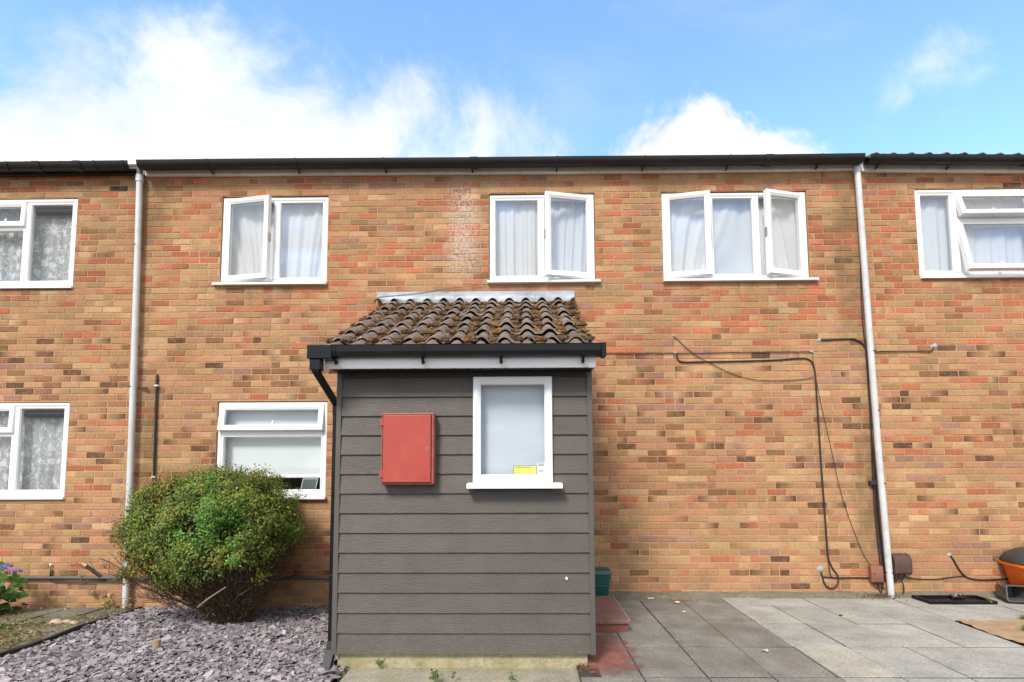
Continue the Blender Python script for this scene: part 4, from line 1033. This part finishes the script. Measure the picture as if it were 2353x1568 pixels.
cable([(4.235, .17), (4.25, .13), (4.25, .06), (4.225, .012)], .007, 'short black cable dropping from the large box to the paving', y=-.05)
cable([(-.39, 3.60), (-.55, 3.585), (-.90, 3.545), (-1.2, 3.50), (-1.68, 3.455)], .0025, 'thin wire crossing the lead flashing', y=-.022)
for x, z, s, l in ((3.49, 2.911, .030, 'grey filler patch at the upper cable left of the downpipe'), (3.388, 2.772, .030, 'grey filler patch at the end of the straight cable'), (1.815, 2.765, .022, 'grey filler patch where the thick cable leaves the wall'),
                   (4.80, 2.825, .042, 'grey filler patch right of the downpipe'), (3.371, .30, .045, 'grey filler patch at the low hanging cable loop'), (4.815, .452, .030, 'grey filler patch near the orange tub'), (1.80, 2.972, .022, 'small filler patch at the slack diagonal cable')): patch(x, z, s, l)
# pipes on the left
gp_ = thing('wall_pipe', (-3.9, -.03, .2), 'thin grey pipe running along the foot of the wall', 'pipe')
MB().tube([(-6.6, -.032, .214), (-5.2, -.032, .213), (-4.0, -.032, .212), (-1.42, -.032, .205)], .017, 10).build('pipe', 'grey', gp_, True, autosmooth=40)
for x in (-5.75, -5.0, -4.60, -2.6, -1.55): MB().box(x-.012, x+.012, -.052, -.002, .19, .235, .004).build('clip', 'grey', gp_)
cable([(-5.355, .30), (-5.362, .20), (-5.352, .172), (-5.2, .160), (-4.94, .156), (-4.7, .162), (-4.2, .160), (-3.4, .158)], .006, 'thin black cable below the grey pipe', y=-.02)
hk = thing('cable_stub', (-5.37, -.02, .21), 'short upright black cable end with white tip on the left wall', 'cable')
MB().tube([(-5.366, -.03, .215), (-5.372, -.025, .28), (-5.375, -.02, .345)], .006, 8).build('stem', 'rubber', hk, True)
bm = bmesh.new(); bmesh.ops.create_icosphere(bm, subdivisions=2, radius=.014); MB().bm(bm, Matrix.Translation((-5.377, -.022, .357)) @ Matrix.Diagonal((1, .9, 1.1, 1))).build('tip', 'white', hk, True)
ap = thing('pipe_stub', (-4.88, -.03, .22), 'slanting black pipe stub with pale yellow end on the left wall', 'pipe')
MB().tube([(-4.962, -.03, .348), (-4.775, -.035, .222)], .017, 10).build('pipe', 'black', ap, True, autosmooth=40)
MB().tube([(-5.005, -.03, .378), (-4.955, -.03, .344)], [.014, .019], 10).build('end', 'wood', ap, True, autosmooth=40)
cd_ = thing('conduit', (-4.25, -.02, .3), 'thin dark brown vertical conduit between downpipe and window', 'conduit')
MB().tube([(-4.262, -.002, 2.545), (-4.260, -.02, 2.53), (-4.256, -.022, 2.48), (-4.245, -.022, 1.9), (-4.232, -.022, 1.2), (-4.21, -.022, .22)], .013, 8).build('pipe', 'soffit', cd_, True)
for z, x in ((2.418, -4.254), (1.352, -4.237)): MB().box(x-.018, x+.020, -.038, -.003, z-.009, z+.009, .003).build('clip', 'white', cd_)
# ---------------------------------------------------------------- plants
def leaf_cloud(pos, nrm, size, col, asp=.55, curl=.25):
    """one small folded leaf (4 verts, 2 tris) per row; returns MB"""
    K = len(pos)
    a = rng.normal(size=(K, 3)); d = a-(a*nrm).sum(1)[:, None]*nrm*.7; d /= np.linalg.norm(d, axis=1)[:, None]
    s = np.cross(nrm, d); s /= np.linalg.norm(s, axis=1)[:, None]+1e-9
    L = size[:, None]; w = L*asp*.5
    p0 = pos; p1 = pos+d*L*.5+s*w+nrm*L*curl*.3; p2 = pos+d*L; p3 = pos+d*L*.5-s*w+nrm*L*curl*.3
    v = np.stack([p0, p1, p2, p3], 1).reshape(-1, 3)
    f = np.arange(K*4).reshape(-1, 4)
    m = MB(); m.v = [tuple(x) for x in v]; m.f = [tuple(x) for x in np.concatenate([f[:, [0, 1, 2]], f[:, [0, 2, 3]]])]
    m.c = [tuple(x) for x in np.repeat(col, 4, axis=0)]
    return m
def unit(a): return a/(np.linalg.norm(a, axis=-1, keepdims=True)+1e-9)
def shrub():
    B = np.array([-2.95, -.66, -.10]); Cn = np.array([-3.10, -.72, .80])
    root = thing('shrub', tuple(B), 'round clipped shrub with brown bare base on the slate bed', 'shrub')
    def surf(d):           # distance from the crown's centre to its clipped surface along d
        d = unit(d); x, y, z = d[..., 0], d[..., 1], d[..., 2]
        rx = np.where(x < 0, .88, .74); ry = .60
        rz = np.where(z > 0, .565, .62); e = np.where(x < 0, 2.05, 2.9)
        r = 1/(np.abs(x/rx)**e+np.abs(y/ry)**e+np.abs(z/rz)**e)**(1/e)
        w = .06*np.sin(x*5.2+2)*np.sin(z*6.1+1)+.06*np.sin(x*11+y*7)*np.sin(z*9+y*5)+.03*np.sin(x*19+z*15)
        return r*(1+w)
    tw = MB()
    def branch(p, d, L, r, lev):
        pts = [p]; q = Vector(p); d = Vector(d).normalized(); n = 5
        for k in range(n):
            d = (d+Vector((random.gauss(0, .13), random.gauss(0, .13), random.gauss(.02, .10)))).normalized(); q = q+d*(L/n)
            if q.z > 1.28 or q.y > -.05 or q.x > -2.30 or q.x < -4.08 or (q.x < -3.85 and (q.z > .62 or q.z < .12)): break
            pts.append(q.copy())
            if lev < 3 and k >= 1 and random.random() < (.85 if lev < 2 else .6):
                e = (d+Vector((random.gauss(0, .6), random.gauss(0, .6), random.gauss(.1, .4)))).normalized()
                branch(q, e, L*random.uniform(.35, .55), r*.55, lev+1)
        if len(pts) < 2: return
        c = random.choice([(.085, .052, .036), (.11, .070, .050), (.060, .038, .028), (.17, .12, .09)])
        tw.tube(pts, [max(.0012, r*(1-.75*k/n)) for k in range(len(pts))], 4, False, c)
    for k in range(30):
        a = random.uniform(0, 6.28); sp = random.uniform(.15, 1.0)
        tgt = Cn+np.array([math.cos(a)*.86*sp, math.sin(a)*.46*sp, random.uniform(-.25, .15)])
        b0 = B+np.array([math.cos(a)*.14*sp, math.sin(a)*.10, 0]); d = tgt-b0
        branch(Vector(b0), d, float(np.linalg.norm(d))*.92, random.uniform(.006, .013), 0)
    for k in range(34):      # bare sprays that reach out low on the left
        t = random.uniform(0, 1); branch(Vector((-3.15-.35*t, -.80+jit(.22), .02+.22*t)), (-1, jit(.35), .50+jit(.25)), random.uniform(.3, .5), .0045, 1)
    for k in range(80):
        a = random.uniform(0, 6.28); branch(Vector(B)+Vector((math.cos(a)*.14, math.sin(a)*.11, .02)), (math.cos(a)*.7, math.sin(a)*.6-.1, random.uniform(.7, 1.5)), random.uniform(.35, .75), .004, 2)
    tw.tube(smooth_pts([(-3.02, -1.12, .16), (-2.90, -1.16, .25), (-2.75, -1.14, .35)]), [.008]*7+[.006]*6, 5, True, (.30, .22, .17))
    tw.build('branches', 'twig', root)
    # dead brown sprigs that fill the bare underside, from the stem up into the crown
    K = 30000; t = rng.uniform(0, 1, K)**.75; a = rng.uniform(0, 6.28, K); rr = np.sqrt(rng.uniform(0, 1, K))
    wx = np.where(np.cos(a) < 0, .20+.78*t**1.25, .17+.56*t**.8); wy = .14+.42*t
    pos = np.stack([B[0]+.0*t+np.cos(a)*rr*wx-.03*t, B[1]-.08*t+np.sin(a)*rr*wy, -.10+.80*t-.10*(np.cos(a) < 0)*rr*t], 1)
    out = unit(np.stack([np.cos(a)*rr, np.sin(a)*rr, .6+.3*t], 1)+rng.normal(0, .5, (K, 3))); nr = unit(np.cross(out, rng.normal(size=(K, 3))))
    kp = pos[:, 1] < -.06; pos, nr, out, t = pos[kp], nr[kp], out[kp], t[kp]; n = len(pos)
    L = rng.uniform(.02, .075, n)[:, None]; s_ = np.cross(nr, out)*L*.05
    v = np.stack([pos-s_, pos+s_, pos+out*L], 1).reshape(-1, 3)
    col = np.array([(.115, .070, .042), (.15, .092, .055), (.08, .05, .034), (.20, .135, .075), (.12, .11, .035)])[rng.integers(0, 5, n)]*rng.uniform(.6, 1.3, n)[:, None]
    m = MB(); m.v = [tuple(q) for q in v]; m.f = [(3*i, 3*i+1, 3*i+2) for i in range(n)]; m.c = [tuple(q) for q in np.repeat(col, 3, axis=0)]
    tag(m.build('dead_sprigs', 'twig', root), kind='stuff')
    # foliage in clumps over the clipped surface
    NC = 2000; d = unit(rng.normal(size=(NC, 3))); r = surf(d)*np.where(rng.uniform(size=NC) < .12, rng.uniform(1.0, 1.08, NC), rng.uniform(.78, 1.0, NC)); cen = Cn+d*r[:, None]
    x, y, z = cen.T
    low = np.interp(x, [-4.2, -3.9, -3.6, -3.3, -2.9, -2.5, -2.2], [.30, .29, .34, .44, .54, .56, .64])+rng.normal(0, .07, NC)
    kp = (z > low) & (y < -.12); cen, d = cen[kp], d[kp]; NC = len(cen); x, y, z = cen.T
    hole = np.sin(x*6.3+1.7)*np.sin(z*7.3+y*4)+.5*np.sin(x*14+z*12+y*9)
    kp = ~((hole > .38) & (z < 1.12) & (rng.uniform(size=NC) < .8)); cen, d = cen[kp], d[kp]; NC = len(cen); x, y, z = cen.T
    f1 = np.sin(x*4.1+y*3+.5)*np.sin(z*5.2+1)
    kind = np.zeros(NC, int); tt = rng.uniform(size=NC)
    kind[tt < .42] = 1
    rust = np.clip(.05+.26*(x < -3.35)+.12*f1-.06*(z > 1.15), .02, .5); kind[rng.uniform(size=NC) < rust] = 2
    fresh = np.exp(-((x+2.80)**2+(z-.92)**2)/.05)*.9+.5*np.exp(-((x+3.5)**2+(z-.80)**2)/.012)+.04; kind[rng.uniform(size=NC) < fresh] = 3
    pals = [np.array([[.175, .200, .028], [.130, .170, .027], [.215, .225, .040], [.100, .145, .025]]), np.array([[.085, .130, .026], [.115, .155, .028], [.065, .105, .024], [.16, .175, .035]]),
            np.array([[.22, .165, .042], [.25, .125, .042], [.17, .165, .035], [.30, .20, .07]]), np.array([[.070, .185, .030], [.095, .210, .034], [.050, .145, .028], [.13, .22, .036]])]
    P, Nn, Cc = [], [], []
    for i in range(NC):
        k = int(rng.uniform(80, 130)); q = rng.normal(0, rng.uniform(.026, .05), (k, 3))
        P.append(cen[i]+q); Nn.append(unit(d[i]*.9+unit(q)*.6+rng.normal(0, .45, (k, 3))+np.array([0, 0, .45])))
        Cc.append(pals[kind[i]][rng.integers(0, 4, k)]*rng.uniform(.75, 1.3, k)[:, None]*rng.uniform(.7, 1.3))
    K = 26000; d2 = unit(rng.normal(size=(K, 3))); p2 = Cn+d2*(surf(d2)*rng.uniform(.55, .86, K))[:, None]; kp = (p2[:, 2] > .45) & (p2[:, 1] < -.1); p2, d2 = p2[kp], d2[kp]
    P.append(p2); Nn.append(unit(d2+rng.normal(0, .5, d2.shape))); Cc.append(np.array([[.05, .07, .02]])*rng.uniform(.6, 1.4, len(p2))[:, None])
    pos = np.concatenate(P); nrm = np.concatenate(Nn); col = np.concatenate(Cc)
    kp = (pos[:, 1] < -.05); pos, nrm, col = pos[kp], nrm[kp], col[kp]
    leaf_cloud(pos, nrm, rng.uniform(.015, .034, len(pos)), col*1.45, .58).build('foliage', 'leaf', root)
shrub()
def clump(name, x, y, z, r, h, n, cols, ls, label, cat, group=None, spread=.8, asp=.3, stem=True):
    K = n; a = rng.uniform(0, 6.28, K); rr = r*np.sqrt(rng.uniform(0, 1, K)); t = rng.uniform(0, 1, K)
    pos = np.stack([x+np.cos(a)*rr*(.35+.65*t), y+np.sin(a)*rr*(.35+.65*t), z+h*t*rng.uniform(.3, 1, K)], 1)
    nrm = unit(np.stack([np.cos(a)*spread*.6, np.sin(a)*spread*.6, np.ones(K)], 1)+rng.normal(0, .35, (K, 3)))
    col = np.array(cols)[rng.integers(0, len(cols), K)]*rng.uniform(.7, 1.35, K)[:, None]
    m = leaf_cloud(pos, nrm, rng.uniform(.6, 1.3, K)*ls, col, asp)
    if stem:
        for k in range(max(3, K//12)):
            i = rng.integers(0, K); m.tube([(x+jit(r*.25), y+jit(r*.25), z-.004), tuple(pos[i])], [.0022, .001], 4, False, tuple(col[i]*.8))
    return tag(m.build(name, 'leaf'), label, cat, group)
GRN = [(.13, .20, .035), (.09, .16, .03), (.17, .22, .05)]; DRY = [(.34, .27, .10), (.42, .33, .16), (.25, .19, .08), (.30, .14, .07)]; OLV = [(.22, .20, .05), (.16, .16, .035), (.30, .25, .08), (.38, .32, .17)]
def tuft(x, y, z, r, h, n, cols, label, group='grass tufts in the bare soil'):
    m = MB()
    for k in range(n):
        a = random.uniform(0, 6.28); q = Vector((x+jit(r*.4), y+jit(r*.4), z)); e = Vector((math.cos(a)*r*random.uniform(.3, 1.1), math.sin(a)*r*random.uniform(.3, 1.1), h*random.uniform(.3, 1)))
        w = Vector((-math.sin(a), math.cos(a), 0))*random.uniform(.0025, .005); c = random.choice(cols); k_ = random.uniform(.7, 1.3); c = tuple(v*k_ for v in c)
        m.add([q-w, q+w, q+e*.55+Vector((0, 0, h*.18))+w*.8, q+e*.55+Vector((0, 0, h*.18))-w*.8, q+e], [(0, 1, 2, 3), (3, 2, 4)], c)
    return tag(m.build('grass_tuft', 'leaf'), label, 'grass', group)
tuft(4.42, -1.36, .0, .085, .10, 60, GRN, 'green grass tuft standing alone on the bare soil')
tuft(4.72, -.97, .0, .06, .075, 40, GRN, 'smaller grass tuft at the far edge of the bare soil')
tuft(4.92, -1.02, .0, .12, .10, 80, GRN, 'broad grass tuft at the right edge of the soil')
tuft(4.30, -1.95, .0, .10, .10, 50, GRN, 'grass tuft at the bottom right corner')
clump('weed', -.60, -2.42, .01, .05, .07, 60, GRN, .030, 'bright green weed in front of the porch strip', 'weed', 'weeds along the porch foot', asp=.5)
clump('weed', -.83, -2.40, .01, .035, .05, 26, GRN, .024, 'tiny weed left of the bright one', 'weed', 'weeds along the porch foot', asp=.5) if False else None
clump('weed', -.47, -2.40, .012, .02, .06, 16, GRN, .024, 'thin upright weed beside the bright green one', 'weed', 'weeds along the porch foot', asp=.5)
clump('weed', -.06, -2.44, .004, .03, .05, 26, GRN, .026, 'small weed in the slab joint before the porch strip', 'weed', 'weeds along the porch foot', asp=.5)
clump('weed', -1.05, -2.15, .012, .045, .05, 50, GRN+OLV, .024, 'low weed at the left end of the porch plinth', 'weed', 'weeds along the porch foot', asp=.5)
clump('weed', 4.93, -.33, .0, .045, .07, 40, GRN+[(.28, .3, .06)], .03, 'weed growing at the corner of the black tray', 'weed', asp=.5)
clump('weed', -4.62, -.10, -.12, .11, .20, 90, [(.42, .36, .12), (.34, .30, .10), (.24, .24, .06)], .042, 'yellowed weed at the foot of the left downpipe', 'weed', asp=.6)
clump('weed', -4.36, -.16, -.12, .10, .17, 70, [(.28, .15, .08), (.22, .20, .06), (.36, .28, .12)], .036, 'reddish weed right of the left downpipe', 'weed', asp=.6, stem=False)
clump('weed', -4.86, -.04, .02, .04, .11, 36, [(.48, .40, .16), (.36, .30, .10)], .026, 'small yellow plant growing out of the wall joint', 'weed', asp=.6)
clump('weed', -4.93, -1.02, -.075, .12, .09, 40, GRN, .075, 'broad leaved green weed on the mossy path', 'weed', asp=.45)
clump('weed', -5.25, -1.30, -.065, .12, .08, 40, GRN+OLV, .06, 'leafy weed at the left edge of the path', 'weed', asp=.5)
# loose weeds and dead leaves that cover the path: nobody could count them
K = 14000; px = rng.uniform(-6.4, -4.28, K); py = -np.abs(rng.beta(2.2, 1.6, K)*2.6)-.03
w_ = np.sin(px*5+1)*np.sin(py*4.3)+.8*np.exp(-((py+1.25)/.28)**2)+.4*(py < -1.9)+.35*np.exp(-((px+4.32)/.08)**2); kp = rng.uniform(size=K) < np.clip(.30+.6*w_, .06, 1)
px, py = px[kp], py[kp]; n = len(px); pz = -.125+.045*np.minimum(3, -py)+.014+np.abs(rng.normal(0, .014, n))
cc = np.array(OLV+DRY+[(.12, .15, .04)])[rng.integers(0, 9, n)]*rng.uniform(.6, 1.3, n)[:, None]
leaf_cloud(np.stack([px, py, pz], 1), unit(rng.normal(0, .5, (n, 3))+np.array([0, 0, 1])), rng.uniform(.015, .045, n), cc, .5).build('path_weeds', 'leaf')
tag(bpy.data.objects['path_weeds'], 'low yellowish weeds and dead leaves spread over the left path', 'weeds', kind='stuff')
# dry grass and leaf litter by the right wall
m = MB()
def straws(n, fx, fy, L=.05, z=.006):
    for k in range(n):
        x, y, a = fx(), fy(), random.uniform(0, 6.28); l = L*random.uniform(.3, 1.2); e = Vector((math.cos(a)*l, math.sin(a)*l*.6, random.uniform(0, .018))); q = Vector((x, y, z+random.uniform(0, .012))); w = Vector((-math.sin(a), math.cos(a), .3)).normalized()*.0018
        m.add([q-w, q+w, q+e+w*.5, q+e-w*.5], [(0, 1, 2, 3)], tuple(v*random.uniform(.7, 1.3) for v in random.choice([(.46, .34, .15), (.38, .27, .12), (.27, .19, .09)])))
straws(420, lambda: random.uniform(1.0, 1.95), lambda: random.gauss(-.16, .05)); straws(200, lambda: random.gauss(1.75, .10), lambda: random.gauss(-.22, .05))
straws(90, lambda: random.uniform(2, 4), lambda: random.gauss(-.11, .03)); straws(120, lambda: random.gauss(3.55, .2), lambda: random.gauss(-.10, .03), .06)
for xj in (1.30, 2.21, 3.105): straws(24, lambda: random.gauss(xj, .012), lambda: random.uniform(-2.4, -.5), .025, .003)
for yj in (-1.06, -1.71, -2.35): straws(40, lambda: random.uniform(.9, 4), lambda: random.gauss(yj, .01), .025, .003)
straws(70, lambda: random.uniform(-1.3, .45), lambda: -2.135+jit(.02), .05, .012); straws(40, lambda: random.uniform(.38, .5), lambda: random.gauss(-2.2, .08), .05, .01)
tag(m.build('dry_grass', 'twig'), 'dry straw and grass clippings along the foot of the wall', 'dry grass', kind='stuff')
m = MB()                                     # straw caught on the cladding and under its lower edge
for k in range(60):
    x = random.choice((-1.2, -1.0, -.62, -.45, -.05, .28))+random.gauss(0, .05); z = random.choice((.084, .084, .084, .20, .235, .38)); a = random.uniform(0, 6.28); l = random.uniform(.006, .03)
    q = Vector((x, PY-.018, z+jit(.006)))
    m.add([q, q+Vector((.0015, 0, .0015)), q+Vector((math.cos(a)*l, -.004, math.sin(a)*l))], [(0, 1, 2)], (.46, .37, .20))
tag(m.build('straw_bits', 'twig'), 'bits of straw stuck to the lowest porch boards', 'straw', kind='stuff')
K = 340; px = rng.normal(3.98, .10, K); py = -.05-np.abs(rng.normal(0, .06, K))
leaf_cloud(np.stack([px, py, .012+np.abs(rng.normal(0, .018, K))], 1), unit(rng.normal(0, .6, (K, 3))+np.array([0, 0, 1])), rng.uniform(.012, .028, K), np.array([(.26, .12, .06), (.36, .22, .13), (.17, .085, .05)])[rng.integers(0, 3, K)]*rng.uniform(.7, 1.3, K)[:, None], .6).build('leaf_litter', 'leaf')
tag(bpy.data.objects['leaf_litter'], 'small brown dead leaves piled at the foot of the right downpipe', 'leaves', kind='stuff')
# scraps of paper and stones
def scrap(x, y, s, mt, label):
    n = 9; m = MB(); m.add([(x, y, .022)]+[(x+s*random.uniform(.5, 1.1)*math.cos(6.28*k/n), y+.6*s*random.uniform(.5, 1.1)*math.sin(6.28*k/n), .006+random.uniform(0, .016)) for k in range(n)], [(0, 1+k, 1+(k+1) % n) for k in range(n)])
    tag(m.build('paper_scrap', mt), label, 'paper scrap', 'paper scraps on the paving')
scrap(1.66, -.33, .045, 'paper', 'white paper scrap on the dark slabs near the dry grass'); scrap(1.42, -.16, .035, 'paper', 'pale blue scrap lying in the dry grass'); scrap(1.93, -1.84, .04, 'stone', 'pale flat scrap lying on the dark slabs'); scrap(1.63, -.70, .016, 'paper', 'tiny white scrap on the dark slabs'); scrap(3.66, -.07, .035, 'paper', 'whitish scrap against the wall foot left of the downpipe')
def stone(x, y, z, s, mt, label):
    bm = bmesh.new(); bmesh.ops.create_icosphere(bm, subdivisions=2, radius=s)
    for v in bm.verts: v.co *= 1+.18*math.sin(v.co.x/s*3+x)*math.sin(v.co.z/s*4+y)
    tag(MB().bm(bm, Matrix.Translation((x, y, z+s*.4)) @ Matrix.Diagonal((1.25, .9, .6, 1))).build('stone', mt, None, True), label, 'stone', 'stones')
stone(-4.62, -.80, -.09, .055, 'stone', 'largest pale pinkish stone on the path by the edging'); stone(-4.53, -.78, -.09, .045, 'stone', 'pale stone between the largest one and the edging'); stone(-4.44, -.80, -.09, .038, 'stone', 'pale stone nearest the black edging')
stone(3.12, -.80, .0, .014, 'black', 'small dark pebble on the grey slabs')
st_ = thing('tree_stump', (-3.0, -1.72, -.05), 'short cut brown stem standing in the slate chippings', 'stump')
MB().tube([(-3.0, -1.72, -.07), (-3.0, -1.72, .0), (-2.995, -1.72, .055)], [.034, .030, .028], 10).build('stem', 'wood' if False else 'soil', st_, True, autosmooth=40)
# hydrangea at the left edge
hy = thing('hydrangea', (-5.62, -.45, -.12), 'hydrangea with broad green leaves and purple blue flowers at the left edge', 'hydrangea')
K = 170; a = rng.uniform(0, 6.28, K); rr = np.sqrt(rng.uniform(0, 1, K)); t = rng.uniform(0, 1, K)
pos = np.stack([-5.64+np.cos(a)*.26*rr, -.45+np.sin(a)*.26*rr, -.05+.42*t*(1.15-.45*rr**2)], 1)
nrm = unit(np.stack([np.cos(a)*.7, np.sin(a)*.7-.5, np.full(K, .9)], 1)+rng.normal(0, .3, (K, 3)))
leaf_cloud(pos, nrm, rng.uniform(.07, .13, K), np.array([(.10, .22, .03), (.07, .17, .03), (.15, .27, .045)])[rng.integers(0, 3, K)]*rng.uniform(.6, 1.2, K)[:, None]*np.clip(.3+t*1.1, .3, 1.1)[:, None], .75).build('leaves', 'leaf', hy)
for (x, y, z) in ((-5.44, -.50, .42), (-5.55, -.48, .38), (-5.36, -.48, .36), (-5.46, -.66, .19), (-5.70, -.5, .42), (-5.72, -.6, .24)):
    K = 90; d = unit(rng.normal(size=(K, 3))); d[:, 2] = np.abs(d[:, 2])*.8
    leaf_cloud(np.array([x, y, z])+d*np.array([.055, .055, .04]), unit(d+rng.normal(0, .3, (K, 3))), rng.uniform(.014, .022, K), np.array([(.22, .18, .50), (.32, .28, .62), (.50, .46, .72), (.16, .12, .40)])[rng.integers(0, 4, K)]*rng.uniform(.8, 1.2, K)[:, None], .9).build('flower_head', 'petal', hy)
m = MB()
for k in range(14): m.tube([(-5.64+jit(.08), -.45+jit(.08), -.14), (-5.64+jit(.22), -.45+jit(.22), .25)], [.006, .003], 5, False, (.08, .07, .035))
m.build('stems', 'twig', hy)
